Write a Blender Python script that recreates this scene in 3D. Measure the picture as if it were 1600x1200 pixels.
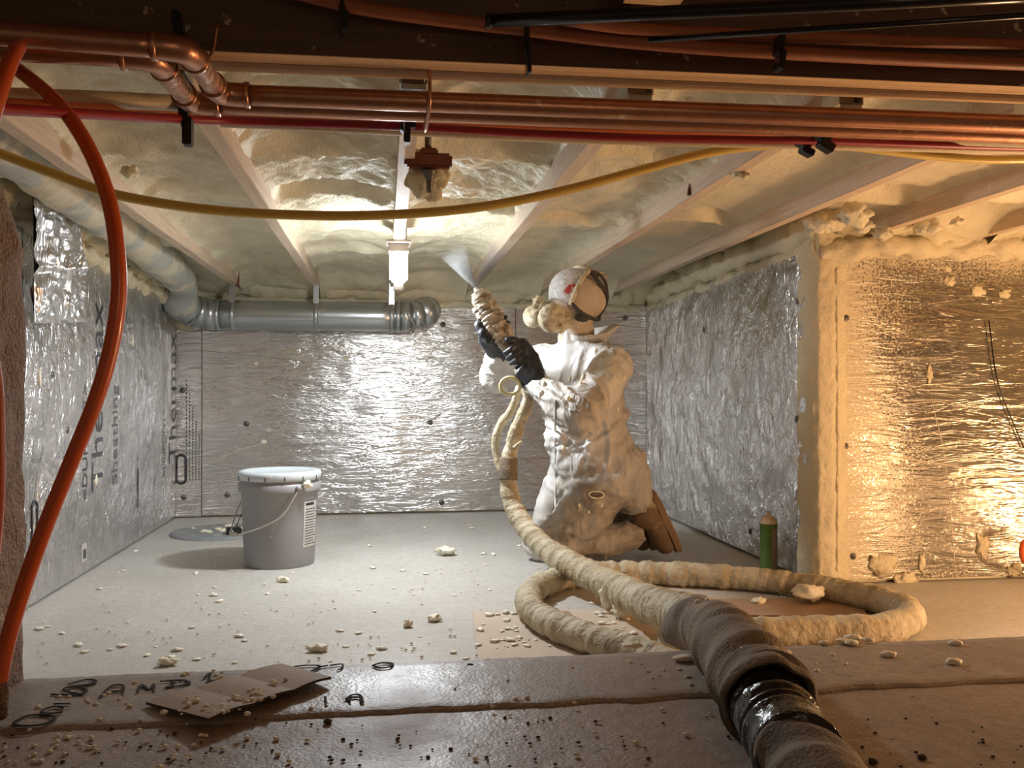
import bpy, bmesh, math, random
from mathutils import Vector, Matrix, noise as mn, Euler
PI = math.pi
for o in list(bpy.data.objects): bpy.data.objects.remove(o)
sc = bpy.context.scene
C = sc.collection
R = random.Random(7)

# ------------------------------------------------------------------ camera, world, lights, exposure
F = 1400.0
TH, PH = math.atan(199 / F), math.atan(8 / F)
CAM = Vector((0, 0, .68))
FW = Vector((math.sin(TH) * math.cos(PH), math.cos(TH) * math.cos(PH), math.sin(PH)))
RT = Vector((math.cos(TH), -math.sin(TH), 0))
UP = RT.cross(FW)
cam = bpy.data.objects.new('camera', bpy.data.cameras.new('camera')); C.objects.link(cam)
cam.location = CAM
m = Matrix((RT, UP, -FW)).transposed().to_4x4(); m.translation = CAM
cam.matrix_world = m
cam.data.sensor_width = 36; cam.data.lens = F / 1600 * 36; cam.data.clip_start = .02
sc.camera = cam

W = bpy.data.worlds.new('world'); sc.world = W; W.use_nodes = True
W.node_tree.nodes['Background'].inputs[0].default_value = (1, .74, .52, 1)
W.node_tree.nodes['Background'].inputs[1].default_value = .09

def light(name, kind, loc, energy, color, size=.1, aim=None, spot=None):
    l = bpy.data.lights.new(name, kind); l.energy = energy; l.color = color
    if kind == 'AREA': l.size = size
    else: l.shadow_soft_size = size
    if spot: l.spot_size = spot; l.spot_blend = .6
    o = bpy.data.objects.new(name, l); C.objects.link(o); o.location = loc
    if aim: o.rotation_euler = (Vector(aim) - Vector(loc)).to_track_quat('-Z', 'Y').to_euler()
    return o
light('work_light_warm', 'POINT', (2.78, 2.22, .17), 15, (1, .60, .30), .05)
light('fill_light_near', 'POINT', (2.2, 1.66, .34), 40, (1, .60, .32), .10)  # unseen warm fill added to brighten the underside of the beam
light('ledge_fill', 'AREA', (.6, -1.1, .9), 1.8, (1, .66, .4), .5, (0.3, 2.0, .3))  # weak fill added behind the camera to lift the ledge
LED_STRENGTH = 150
sc.view_settings.view_transform = 'Standard'; sc.view_settings.look = 'None'
sc.view_settings.gamma = 1; sc.view_settings.use_curve_mapping = False
sc.view_settings.exposure = .38

# ------------------------------------------------------------------ helpers
def P(px, py, d=None, z=None, x=None, y=None):
    "photograph pixel -> point in the room, on the plane z / x / y or at depth d"
    v = FW + RT * ((px - 800) / F) + UP * ((600 - py) / F)
    if d is None:
        if z is not None: d = (z - CAM.z) / v.z
        elif x is not None: d = (x - CAM.x) / v.x
        else: d = (y - CAM.y) / v.y
    return CAM + v * d

def link(name, me, mat=None, parent=None):
    o = bpy.data.objects.new(name, me); C.objects.link(o)
    if mat and not me.materials: me.materials.append(mat)
    if parent: o.parent = parent; o.matrix_parent_inverse = Matrix.Identity(4)
    return o

def empty(name, loc=(0, 0, 0)):
    o = bpy.data.objects.new(name, None); C.objects.link(o); o.location = loc; o.empty_display_size = .05
    return o

def tag(o, label=None, cat=None, group=None, kind=None):
    if label: o['label'] = label
    if cat: o['category'] = cat
    if group: o['group'] = group
    if kind: o['kind'] = kind
    return o

def mesh(name, verts, faces, smooth=True):
    me = bpy.data.meshes.new(name)
    me.from_pydata([tuple(v) for v in verts], [], faces); me.update()
    if smooth: me.polygons.foreach_set('use_smooth', [True] * len(me.polygons))
    return me

def frommesh(bm, name='m', smooth=False):
    me = bpy.data.meshes.new(name); bm.to_mesh(me); bm.free()
    if smooth: me.polygons.foreach_set('use_smooth', [True] * len(me.polygons))
    return me

def boxbm(lo, hi, bev=0, bm=None):
    b = bmesh.new()
    bmesh.ops.create_cube(b, size=1)
    for v in b.verts:
        v.co = Vector([(lo[i] + hi[i]) / 2 + v.co[i] * (hi[i] - lo[i]) for i in range(3)])
    if bev: bmesh.ops.bevel(b, geom=b.edges[:], offset=bev, segments=2, affect='EDGES')
    return b

def box(name, lo, hi, mat, parent=None, bev=0):
    return link(name, frommesh(boxbm(lo, hi, bev), name), mat, parent)

def local(o, root):
    "re-express a world-built mesh in its root's frame"
    o.data.transform(Matrix.Translation(-root.location))
    return o

def catmull(pts, step):
    pts = [Vector(p) for p in pts]
    if len(pts) < 3:
        n = max(1, int((pts[1] - pts[0]).length / step))
        return [pts[0].lerp(pts[1], i / n) for i in range(n + 1)]
    q = [pts[0] * 2 - pts[1]] + pts + [pts[-1] * 2 - pts[-2]]
    out = []
    for i in range(1, len(q) - 2):
        a, b, c, d = q[i - 1:i + 3]
        n = max(2, int((c - b).length / step))
        for k in range(n):
            t = k / n
            out.append(.5 * ((2 * b) + (c - a) * t + (2 * a - 5 * b + 4 * c - d) * t * t + (3 * b - a - 3 * c + d) * t ** 3))
    out.append(pts[-1])
    return out

def tube(pts, rad, seg=12, step=.02, curve=True, rf=None, cap=True, name='tube'):
    "swept tube; rad number or list per input point; rf(s, a, p) multiplies the radius"
    if curve: path = catmull(pts, step)
    else: path = [Vector(p) for p in pts]
    L = [0]
    for a, b in zip(path, path[1:]): L.append(L[-1] + (b - a).length)
    if isinstance(rad, (list, tuple)):
        LI = [0]
        for a, b in zip(pts, pts[1:]): LI.append(LI[-1] + (Vector(b) - Vector(a)).length)
        def rr(s):
            s = s / L[-1] * LI[-1]
            for i in range(len(LI) - 1):
                if s <= LI[i + 1] + 1e-6:
                    t = (s - LI[i]) / max(1e-9, LI[i + 1] - LI[i]); return rad[i] * (1 - t) + rad[i + 1] * t
            return rad[-1]
    else: rr = lambda s: rad
    V, Fc = [], []
    T = (path[1] - path[0]).normalized()
    N = T.orthogonal().normalized()
    for i, p in enumerate(path):
        T2 = (path[min(i + 1, len(path) - 1)] - path[max(i - 1, 0)]).normalized()
        N = (N - T2 * N.dot(T2)).normalized(); B = T2.cross(N)
        for k in range(seg):
            a = 2 * PI * k / seg
            r = rr(L[i]) * (rf(L[i], a, p) if rf else 1)
            V.append(p + (N * math.cos(a) + B * math.sin(a)) * r)
    n = len(path)
    for i in range(n - 1):
        for k in range(seg):
            Fc.append((i * seg + k, i * seg + (k + 1) % seg, (i + 1) * seg + (k + 1) % seg, (i + 1) * seg + k))
    if cap:
        Fc.append(tuple(range(seg - 1, -1, -1))); Fc.append(tuple((n - 1) * seg + k for k in range(seg)))
    return mesh(name, V, Fc)

def lathe(profile, seg=40, center=(0, 0, 0), name='lathe', axis=None):
    V, Fc = [], []
    n = len(profile)
    for k in range(seg):
        a = 2 * PI * k / seg
        for r, z in profile: V.append(Vector((r * math.cos(a), r * math.sin(a), z)))
    for k in range(seg):
        for i in range(n - 1):
            Fc.append((k * n + i, ((k + 1) % seg) * n + i, ((k + 1) % seg) * n + i + 1, k * n + i + 1))
    q = Vector((0, 0, 1)).rotation_difference(Vector(axis)) if axis else None
    V = [(q @ v if q else v) + Vector(center) for v in V]
    me = mesh(name, V, Fc)
    return me

def join(meshes, name='joined'):
    bm = bmesh.new()
    for me in meshes: bm.from_mesh(me)
    out = bpy.data.meshes.new(name); bm.to_mesh(out); bm.free()
    if meshes[0].polygons and meshes[0].polygons[0].use_smooth: out.polygons.foreach_set('use_smooth', [True] * len(out.polygons))
    return out

def blob(c, r, amp=.25, freq=None, sub=3, scale=(1, 1, 1), seed=0, rot=None, name='blob'):
    bm = bmesh.new(); bmesh.ops.create_icosphere(bm, subdivisions=sub, radius=1)
    f = freq or 1.6
    for v in bm.verts:
        n = mn.fractal(v.co * f + Vector((seed * 7.3, seed * 3.1, seed)), 1, 2, 3)
        v.co *= 1 + amp * n
        v.co = Vector((v.co.x * scale[0], v.co.y * scale[1], v.co.z * scale[2])) * r
        if rot: v.co.rotate(rot)
        v.co += Vector(c)
    return frommesh(bm, name, True)

def spheres_remesh(sph, voxel, smooth=6, name='body'):
    "one continuous surface round a list of (centre, radii, quaternion|None)"
    bm = bmesh.new()
    for c, r, q in sph:
        if not isinstance(r, (tuple, list)): r = (r, r, r)
        M = Matrix.Translation(c) @ (q.to_matrix().to_4x4() if q else Matrix.Identity(4)) @ Matrix.Diagonal((*r, 1))
        bmesh.ops.create_icosphere(bm, subdivisions=2, radius=1, matrix=M)
    me = frommesh(bm, name)
    o = bpy.data.objects.new('tmp', me); C.objects.link(o)
    md = o.modifiers.new('r', 'REMESH'); md.mode = 'VOXEL'; md.voxel_size = voxel
    if smooth:
        ms = o.modifiers.new('s', 'SMOOTH'); ms.factor = .5; ms.iterations = smooth
    bpy.context.view_layer.update()
    dg = bpy.context.evaluated_depsgraph_get()
    out = bpy.data.meshes.new_from_object(o.evaluated_get(dg))
    bpy.data.objects.remove(o); out.name = name
    out.polygons.foreach_set('use_smooth', [True] * len(out.polygons))
    return out

def limb(a, b, ra, rb, flat=None):
    a, b = Vector(a), Vector(b)
    n = max(2, int((b - a).length / (min(ra, rb) * .35)))
    return [(a.lerp(b, i / n), ra + (rb - ra) * i / n, None) for i in range(n + 1)]

def displace(me, fn):
    "move every vertex along its normal by fn(co)"
    ns = [v.normal.copy() for v in me.vertices]
    for v, n in zip(me.vertices, ns): v.co = v.co + n * fn(v.co, n)
    me.update()

def text_mesh(s, size, name='text', sx=1.0, extrude=.0):
    c = bpy.data.curves.new(name, 'FONT'); c.body = s; c.size = size; c.extrude = extrude
    o = bpy.data.objects.new('tmp', c); C.objects.link(o)
    bpy.context.view_layer.update()
    me = bpy.data.meshes.new_from_object(o.evaluated_get(bpy.context.evaluated_depsgraph_get()))
    bpy.data.objects.remove(o)
    for v in me.vertices: v.co.x *= sx
    return me

# ------------------------------------------------------------------ materials
class NT:
    def __init__(s, name):
        s.m = bpy.data.materials.new(name); s.m.use_nodes = True
        s.t = s.m.node_tree; s.b = s.t.nodes['Principled BSDF']
        s.co = s.n('ShaderNodeTexCoord').outputs['Object']
    def n(s, t, **k):
        x = s.t.nodes.new(t)
        for a, v in k.items(): setattr(x, a, v)
        return x
    def l(s, a, b): s.t.links.new(a, b)
    def set(s, i, v):
        if hasattr(v, 'is_output') or isinstance(v, bpy.types.NodeSocket): s.l(v, s.b.inputs[i])
        else: s.b.inputs[i].default_value = v if not (isinstance(v, tuple) and len(v) == 3) else (*v, 1)
    def noise(s, scale, vec=(1, 1, 1), detail=4, rough=.55, dist=0, out='Fac'):
        mp = s.n('ShaderNodeMapping'); mp.inputs['Scale'].default_value = vec; s.l(s.co, mp.inputs[0])
        x = s.n('ShaderNodeTexNoise'); x.inputs['Scale'].default_value = scale; x.inputs['Detail'].default_value = detail
        x.inputs['Roughness'].default_value = rough; x.inputs['Distortion'].default_value = dist
        s.l(mp.outputs[0], x.inputs['Vector']); return x.outputs[out]
    def voro(s, scale, vec=(1, 1, 1), feature='F1'):
        mp = s.n('ShaderNodeMapping'); mp.inputs['Scale'].default_value = vec; s.l(s.co, mp.inputs[0])
        x = s.n('ShaderNodeTexVoronoi'); x.inputs['Scale'].default_value = scale; x.feature = feature
        s.l(mp.outputs[0], x.inputs['Vector']); return x.outputs['Distance']
    def ramp(s, fac, a, b, lo=0., hi=1.):
        x = s.n('ShaderNodeMapRange'); x.inputs[1].default_value = a; x.inputs[2].default_value = b
        x.inputs[3].default_value = lo; x.inputs[4].default_value = hi; s.l(fac, x.inputs[0]); return x.outputs[0]
    def math(s, op, a, b=0.):
        x = s.n('ShaderNodeMath', operation=op)
        for i, v in enumerate((a, b)):
            if isinstance(v, bpy.types.NodeSocket): s.l(v, x.inputs[i])
            else: x.inputs[i].default_value = v
        return x.outputs[0]
    def axis(s, k):
        x = s.n('ShaderNodeSeparateXYZ'); s.l(s.co, x.inputs[0]); return x.outputs[k]
    def mix(s, fac, a, b):
        x = s.n('ShaderNodeMix', data_type='RGBA')
        if isinstance(fac, bpy.types.NodeSocket): s.l(fac, x.inputs[0])
        else: x.inputs[0].default_value = fac
        for i, v in ((6, a), (7, b)):
            if isinstance(v, bpy.types.NodeSocket): s.l(v, x.inputs[i])
            else: x.inputs[i].default_value = (*v, 1)
        return x.outputs[2]
    def bump(s, h, dist=.01, strength=1., prev=None):
        x = s.n('ShaderNodeBump'); x.inputs['Distance'].default_value = dist; x.inputs['Strength'].default_value = strength
        s.l(h, x.inputs['Height'])
        if prev: s.l(prev, x.inputs['Normal'])
        s.l(x.outputs[0], s.b.inputs['Normal']); return x.outputs[0]

def simple(name, col, rough=.5, metal=0., var=.15, nscale=20, bump=0, bscale=60, coat=0, dirt=None):
    t = NT(name)
    dark = tuple(c * (1 - var) for c in col)
    c = t.mix(t.noise(nscale), dark, tuple(min(1, x * (1 + var)) for x in col))
    if dirt: c = t.mix(t.ramp(t.noise(dirt[1], detail=6), dirt[2], dirt[2] + .06), c, dirt[0])
    t.set('Base Color', c); t.set('Roughness', rough); t.set('Metallic', metal)
    if coat: t.set('Coat Weight', coat)
    if bump: t.bump(t.noise(bscale, detail=5), bump)
    return t.m

def foil(name, wr, over=(), base=(.66, .66, .665), rough=.27, amp=.010, speck=.68, big=(1, 1, 1)):
    "wrinkled foil face with cream overspray; over = [(axis, v0, v1)] overspray grows from v0 to v1"
    t = NT(name)
    t.set('Metallic', .93)
    h1 = t.noise(9, wr, 3, .6, .6); h2 = t.noise(2.2, big, 2, .5, .3); h3 = t.noise(55, (1, 1, 1), 3)
    r1 = t.math('ABSOLUTE', t.math('SUBTRACT', h1, .5))
    b = t.bump(h2, amp * 2.2, .8)
    b = t.bump(r1, amp, .75, b); b = t.bump(h3, .0016, .55, b)
    fine = t.noise(130, (1, 1, 1), 2)
    sp = t.ramp(t.noise(38, wr, 3, .6), speck, speck + .03)
    sp2 = t.ramp(fine, .685, .72)
    msk = t.math('MAXIMUM', sp, t.math('MULTIPLY', sp2, .8))
    bl = t.noise(6, (1, 1, 1), 5, .6)
    for ax, v0, v1 in over:
        g = t.ramp(t.axis(ax), v0, v1)
        g = t.math('ADD', g, t.math('MULTIPLY', t.math('SUBTRACT', bl, .5), .5))
        g = t.math('ADD', g, t.math('MULTIPLY', t.math('SUBTRACT', fine, .5), 1.2))
        msk = t.math('MAXIMUM', msk, t.ramp(g, .42, .75))
    dull = t.ramp(t.noise(3.5, (1, 1, 1), 4), .35, .75)
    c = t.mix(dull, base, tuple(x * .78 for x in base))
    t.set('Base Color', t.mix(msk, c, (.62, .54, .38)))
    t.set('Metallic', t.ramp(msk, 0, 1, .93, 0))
    t.set('Roughness', t.math('ADD', t.ramp(dull, 0, 1, rough, rough + .14), t.math('MULTIPLY', msk, .4)))
    return t.m

def foam_mat(name, col=(.72, .64, .42), col2=(.55, .49, .33), bscale=45, bump=.012, vec=(1, 1, 1)):
    t = NT(name)
    c = t.mix(t.ramp(t.noise(5, detail=6), .3, .7), col2, col)
    c = t.mix(t.ramp(t.noise(24, detail=4), .62, .72, 0, .5), c, (.8, .74, .55))
    c = t.mix(t.ramp(t.noise(2.3, (1, 1, 1), 5), .62, .78, 0, .35), c, (.38, .33, .22))
    t.set('Base Color', c); t.set('Roughness', .62)
    b = t.bump(t.noise(bscale, vec, 4, .6, .8), bump, .7)
    t.bump(t.noise(150, (1, 1, 1), 3), .002, .5, b)
    return t.m

def wood_mat(name, col, vec=(30, 1.5, 30), dark=.6, rough=.6):
    t = NT(name)
    g = t.noise(3.5, vec, 5, .6, .4)
    c = t.mix(t.ramp(g, .3, .7), tuple(x * dark for x in col), col)
    c = t.mix(t.ramp(t.noise(30, (1, 1, 1), 3), .66, .7, 0, .5), c, (.75, .66, .45))
    t.set('Base Color', c); t.set('Roughness', rough); t.bump(g, .003, .5)
    return t.m

def concrete(name, a, b, rough=.5, bump=.004, glossy=0, specks=None, fs=160):
    t = NT(name)
    n1 = t.noise(2.1, detail=8, rough=.62); n2 = t.noise(40, detail=6)
    c = t.mix(t.ramp(n1, .32, .68), a, b)
    c = t.mix(t.ramp(n2, .4, .7, 0, .5), c, tuple(x * .75 for x in a))
    if specks: c = t.mix(t.ramp(t.noise(specks[1], detail=2), specks[2], specks[2] + .02), c, specks[0])
    c = t.mix(t.ramp(t.noise(230, detail=2), .42, .62, 0, .45), c, tuple(x * .62 for x in a))
    t.set('Base Color', c)
    t.set('Roughness', t.ramp(t.noise(5, detail=5), .3, .7, rough - glossy, rough + .1))
    bb = t.bump(n2, bump, .6); t.bump(t.noise(160, detail=2), bump * .4, .6, bb)
    return t.m

M = {}
M['floor'] = concrete('floor_concrete', (.50, .47, .42), (.62, .60, .56), .5, .003, .08, ((.75, .72, .64), 60, .7))
M['ledge'] = concrete('ledge_concrete', (.28, .23, .185), (.40, .335, .275), .5, .003, .14, ((.05, .04, .035), 45, .7))
M['slab'] = concrete('slab_concrete', (.27, .205, .158), (.40, .315, .245), .54, .003, .14, ((.06, .045, .04), 30, .71))
M['jamb'] = concrete('jamb_concrete', (.16, .10, .06), (.30, .20, .13), .7, .02, 0, ((.40, .30, .20), 30, .68))
M['foil_back'] = foil('foil_back', (.55, 1, 3.2), [(2, 1.06, 1.2)], amp=.018, base=(.78, .77, .76), rough=.205)
M['foil_left'] = foil('foil_left', (1, 2.6, 1.5), [(2, 1.12, 1.26)], amp=.030, rough=.21, base=(.80, .80, .81), big=(1, 2, 2))
M['foil_right'] = foil('foil_right', (1, 2.2, 1.4), [(2, 1.08, 1.22)], amp=.026, rough=.2, base=(.78, .775, .77), big=(1, 2, 2))
M['foil_dimmed'] = foil('foil_far_right', (.5, 1, 3.0), [(0, 2.06, 1.46), (2, .95, 1.25), (2, .12, -.12)], amp=.014, base=(.36, .335, .29), rough=.18, speck=.66)  # base darkened to stand in for the dark surroundings it mirrors
M['foam'] = foam_mat('spray_foam', (.76, .69, .50), (.60, .54, .39), bump=.009, vec=(1.6, 1, 1))
M['foam_wall'] = foam_mat('wall_foam', (.70, .62, .42), (.58, .51, .36), 60, .008)
M['flake'] = simple('foam_flake', (.86, .82, .70), .6, 0, .06, 3)
M['foam_blob'] = foam_mat('foam_scrap', (.88, .84, .70), (.80, .73, .55), 30, .004)
t = NT('foam_crust')
c = t.mix(t.ramp(t.noise(26, detail=6, rough=.7), .36, .62), (.30, .235, .14), (.76, .68, .50))
t.set('Base Color', c); t.set('Roughness', .8); t.bump(t.noise(60, detail=4), .010)
M['crust'] = t.m
M['joist'] = wood_mat('joist_wood', (.66, .52, .38), (26, 1.2, 26), .72)
M['beam'] = wood_mat('beam_wood', (.92, .62, .34), (1.2, 60, 60), .62)
M['beamshade'] = wood_mat('beam_wood_shaded', (.12, .07, .042), (1.5, 30, 30), .7)  # shaded copy of the beam wood, for the unlit front face
M['sub'] = wood_mat('subfloor', (.22, .13, .08), (10, 10, 1), .7)
M['copper'] = simple('copper', (.46, .235, .15), .33, .9, .25, 30, .0006, 90, dirt=((.62, .5, .36), 22, .66))
M['copperdirty'] = simple('copper_oversprayed', (.50, .28, .20), .38, .7, .3, 60, .006, 70, dirt=((.66, .54, .42), 60, .52))
M['orange'] = simple('orange_tubing', (.60, .10, .018), .34, 0, .1, 8, coat=.3)
M['orange2'] = simple('orange_tubing_dusty', (.72, .20, .05), .42, 0, .12, 30, dirt=((.78, .66, .45), 35, .70))
M['orangeshade'] = simple('orange_tubing_shaded', (.30, .095, .035), .5, 0, .15, 20)  # shaded copy of the orange tubing, shade of the beam face in its colour
M['crimson'] = simple('crimson_tubing', (.28, .012, .02), .4, 0, .15, 30, dirt=((.7, .58, .42), 40, .72))
M['white_tube'] = simple('beige_tubing', (.60, .50, .34), .45, 0, .1, 20, .002)
M['yellow'] = simple('yellow_tubing', (.62, .43, .09), .38, 0, .1, 12, coat=.2)
M['black'] = simple('black_plastic', (.012, .011, .011), .32, 0, .1)
M['blackmetal'] = simple('black_metal', (.02, .018, .017), .25, .3, .1)
M['galv'] = simple('galvanised_steel', (.50, .53, .54), .3, .9, .12, 6, .0008, 25, dirt=((.62, .6, .5), 14, .63))
M['galvdull'] = simple('oversprayed_duct', (.42, .43, .38), .7, .0, .25, 5, .02, 7, dirt=((.58, .53, .40), 5, .46))
M['bucket'] = simple('grey_bucket_plastic', (.27, .27, .275), .42, 0, .06, 5, dirt=((.6, .56, .45), 30, .72))
M['lid'] = simple('pale_lid_plastic', (.52, .57, .60), .35, 0, .08, 8, dirt=((.8, .76, .62), 25, .64))
M['wire'] = simple('wire', (.55, .53, .48), .35, .6)
M['paper'] = simple('paper_label', (.52, .51, .49), .6)
M['ink'] = simple('dark_print', (.035, .035, .04), .4, .2)
M['inkgrey'] = simple('grey_print', (.10, .10, .105), .4, .5)
M['card'] = simple('cardboard', (.33, .235, .15), .75, 0, .14, 9, .001, 80)
M['cardedge'] = simple('cardboard_edge', (.07, .045, .03), .9)
M['cardfloor'] = simple('floor_cardboard', (.56, .46, .36), .7, 0, .1, 6, .001, 60)
M['cardstrip'] = simple('floor_cardboard_dark', (.34, .22, .14), .7, 0, .12, 10)
M['can'] = simple('green_can', (.085, .17, .04), .35, .2, .25, 25, dirt=((.45, .33, .2), 22, .62))
M['cantop'] = simple('can_top', (.48, .36, .24), .5, 0, .1)
M['boot'] = simple('boot_leather', (.19, .125, .075), .75, 0, .35, 14, .004, 60, dirt=((.36, .29, .2), 14, .54))
M['sole'] = simple('boot_sole', (.25, .165, .09), .75, 0, .3, 18, .004, 50)
M['glove'] = simple('glove', (.022, .024, .032), .42, 0, .3, 30, .002, 90, dirt=((.55, .52, .45), 20, .66))
M['sock'] = simple('head_sock', (.60, .50, .40), .85, 0, .1, 12, .002, 120)
M['strap'] = simple('mask_strap', (.05, .045, .04), .55)
M['red'] = simple('red_plastic', (.42, .05, .045), .5, 0, .3, 60, dirt=((.62, .56, .54), 42, .52))
M['brownred'] = simple('brown_red_bracket', (.14, .035, .022), .5)
M['brass'] = simple('screw', (.13, .12, .11), .45, .6)
M['ring'] = simple('yellow_ring', (.72, .66, .38), .45)
M['tape'] = simple('black_tape', (.022, .021, .022), .16, 0, .2, 12, .010, 24)
M['strip'] = simple('beige_strip', (.62, .50, .36), .5)
M['dark'] = simple('dark_void', (.004, .0035, .003), .9)
M['porcelain'] = simple('lamp_holder', (.42, .38, .34), .5)
t = NT('visor_overspray')
c = t.mix(t.ramp(t.noise(70, detail=3), .55, .65), (.56, .55, .55), (.78, .76, .72))
c = t.mix(t.ramp(t.noise(60, detail=2), .68, .72), c, (.25, .23, .22)); t.set('Base Color', c); t.set('Roughness', .4); t.bump(t.noise(90), .004)
M['visor'] = t.m
t = NT('lumpy_foil_bag')
t.set('Base Color', (.72, .72, .73)); t.set('Metallic', 1.); t.set('Roughness', .34)
b = t.bump(t.noise(7, (2.2, 1, .7), 3, .6, 1.2), .03, .9); t.bump(t.noise(60), .002, .5, b)
M['bag'] = t.m
t = NT('hose_wrap')
c = t.mix(t.ramp(t.noise(16, detail=6), .35, .68), (.36, .29, .18), (.62, .55, .40))
c = t.mix(t.ramp(t.noise(7, detail=5), .58, .7, 0, .7), c, (.46, .36, .20)); t.set('Base Color', c); t.set('Roughness', .65); t.bump(t.noise(50, detail=5), .01)
M['hose'] = t.m
t = NT('gun_crust')
c = t.mix(t.ramp(t.noise(34, detail=6, rough=.7), .38, .6), (.16, .125, .09), (.62, .54, .43))
t.set('Base Color', c); t.set('Roughness', .75); t.bump(t.noise(70, detail=4), .008)
M['gun'] = t.m
t = NT('hose_sleeve')
c = t.mix(t.ramp(t.noise(9, detail=6), .35, .7), (.13, .10, .07), (.33, .26, .18))
c = t.mix(t.ramp(t.noise(5, detail=5), .56, .7, 0, .7), c, (.33, .24, .15)); t.set('Base Color', c); t.set('Roughness', .85); t.bump(t.noise(190, detail=2), .003)
M['sleeve'] = t.m
t = NT('coverall')
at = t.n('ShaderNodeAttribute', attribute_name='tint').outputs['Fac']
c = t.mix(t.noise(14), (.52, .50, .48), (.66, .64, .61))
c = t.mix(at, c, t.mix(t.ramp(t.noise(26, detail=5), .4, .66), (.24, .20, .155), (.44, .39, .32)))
t.set('Base Color', c); t.set('Roughness', .55); t.set('Subsurface Weight', .12); t.b.inputs['Subsurface Radius'].default_value = (.03, .02, .015)
b = t.bump(t.noise(9, (1, 1, .5), 3, .55, 1.5), .035, .6); t.bump(t.noise(55, (1, 1, .6), 3), .004, .5, b)
M['suit'] = t.m
def emit(name, col, s):
    t = NT(name); t.set('Base Color', (0.8, .8, .8)); t.set('Emission Color', col); t.b.inputs['Emission Strength'].default_value = s
    return t.m
M['led'] = emit('lamp_light', (.90, .96, 1), LED_STRENGTH)
t = NT('spray_mist'); t.t.nodes.remove(t.b)
vol = t.n('ShaderNodeVolumePrincipled'); vol.inputs['Color'].default_value = (.96, .97, 1, 1)
grad = t.n('ShaderNodeAttribute', attribute_name='density')
gz = t.axis(2)
den = t.math('POWER', t.ramp(gz, 0, 1, 1, 0), 2.2)
t.l(t.math('MULTIPLY', t.math('MULTIPLY', den, t.ramp(t.noise(14), .2, .8, .4, 1.5)), 120), vol.inputs['Density'])
t.l(vol.outputs[0], t.t.nodes['Material Output'].inputs['Volume'])
M['mist'] = t.m

# ------------------------------------------------------------------ structure
ZB, YB, XL, XR, YF = 1.22, 4.93, -1.09, 1.472, 2.93      # joist bottoms, back, left, right, far-right wall plane
def grid(fn, nu, nv, name='g'):
    V = [fn(i / nu, j / nv) for j in range(nv + 1) for i in range(nu + 1)]
    Fc = [(j * (nu + 1) + i, j * (nu + 1) + i + 1, (j + 1) * (nu + 1) + i + 1, (j + 1) * (nu + 1) + i) for j in range(nv) for i in range(nu)]
    return mesh(name, V, Fc)
def S(x, a, b):
    t = min(1, max(0, (x - a) / (b - a))); return t * t * (3 - 2 * t)

floor = box('floor', (-1.3, 1.58, -.08), (3.8, 5.1, 0), M['floor']); tag(floor, kind='structure')
wl = box('wall_left', (XL - .15, 1.58, 0), (XL - .03, YB + .1, 1.45), M['foam_wall']); tag(wl, kind='structure')
wb = box('wall_back', (XL - .15, YB + .03, 0), (XR + .2, YB + .15, 1.45), M['foam_wall']); tag(wb, kind='structure')
wr = box('wall_right', (XR + .03, YF + .04, 0), (XR + .2, YB + .1, 1.45), M['foam_wall']); tag(wr, kind='structure')
wf = box('wall_far_right', (XR + .06, YF + .03, 0), (3.8, YF + .15, 1.45), M['foam_wall']); tag(wf, kind='structure')
we = box('wall_side', (3.7, -.5, 0), (3.8, YF + .1, 1.45), M['foam_wall']); tag(we, kind='structure')
def panel(parent, lo, hi, mat): return box('panel', lo, hi, mat, parent, .002)
panel(wl, (XL - .03, 1.59, .006), (XL, 2.9, 1.19), M['foil_left'])
panel(wl, (XL - .03, 2.904, .006), (XL, 4.19, 1.18), M['foil_left'])
panel(wl, (XL - .03, 4.194, .006), (XL, YB, 1.16), M['foil_left'])
xs = P(315, 700, y=YB).x
panel(wb, (XL, YB, .006), (xs - .002, YB + .03, 1.16), M['foil_back'])
panel(wb, (xs + .002, YB, .012), (.72, YB + .03, 1.15), M['foil_back'])
panel(wb, (.7235, YB, .012), (XR, YB + .03, 1.15), M['foil_back'])
x2 = P(1033, 600, x=XR).y
panel(wr, (XR, YF + .05, .012), (XR + .03, x2 - .0015, 1.165), M['foil_right'])
panel(wr, (XR, x2 + .0015, .012), (XR + .03, YB, 1.15), M['foil_right'])
panel(wf, (XR + .075, YF, .012), (2.74, YF + .03, 1.16), M['foil_dimmed'])
panel(wf, (2.744, YF, .012), (3.7, YF + .03, 1.16), M['foil_dimmed'])

# foam-coated corner post and foam fringes along the wall tops
def strip(parent, pts, r, amp=.35, f=14, seg=20, step=.012, mat='foam_wall', sq=1):
    def rf(s, a, p): return 1 + amp * mn.fractal(p * f + Vector((0, 0, a * .4)), 1, 2, 3)
    return link('foam_bead', tube(pts, r, seg, step, True, rf), M[mat], parent)
def postf(u, v):
    z = .0 + v * 1.22
    pts = [(XR - .001, YF + .12), (XR - .003, YF + .02), (XR + .012, YF - .012), (XR + .06, YF - .018), (XR + .10, YF - .006), (XR + .13, YF + .004)]
    s = u * 5; i = min(4, int(s)); f = s - i
    x = pts[i][0] * (1 - f) + pts[i + 1][0] * f; y = pts[i][1] * (1 - f) + pts[i + 1][1] * f
    n = mn.fractal(Vector((x * 20, y * 20, z * 16)), 1, 2, 4)
    return Vector((x + n * .006, y - abs(n) * .008, z))
link('foam_bead', grid(postf, 30, 120), M['foam_wall'], wf)
strip(wf, [(XR + .08, YF - .012, .05), (XR + .083, YF - .013, .6), (XR + .08, YF - .012, 1.1)], .006, .8, 40, 10, .01)
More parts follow.
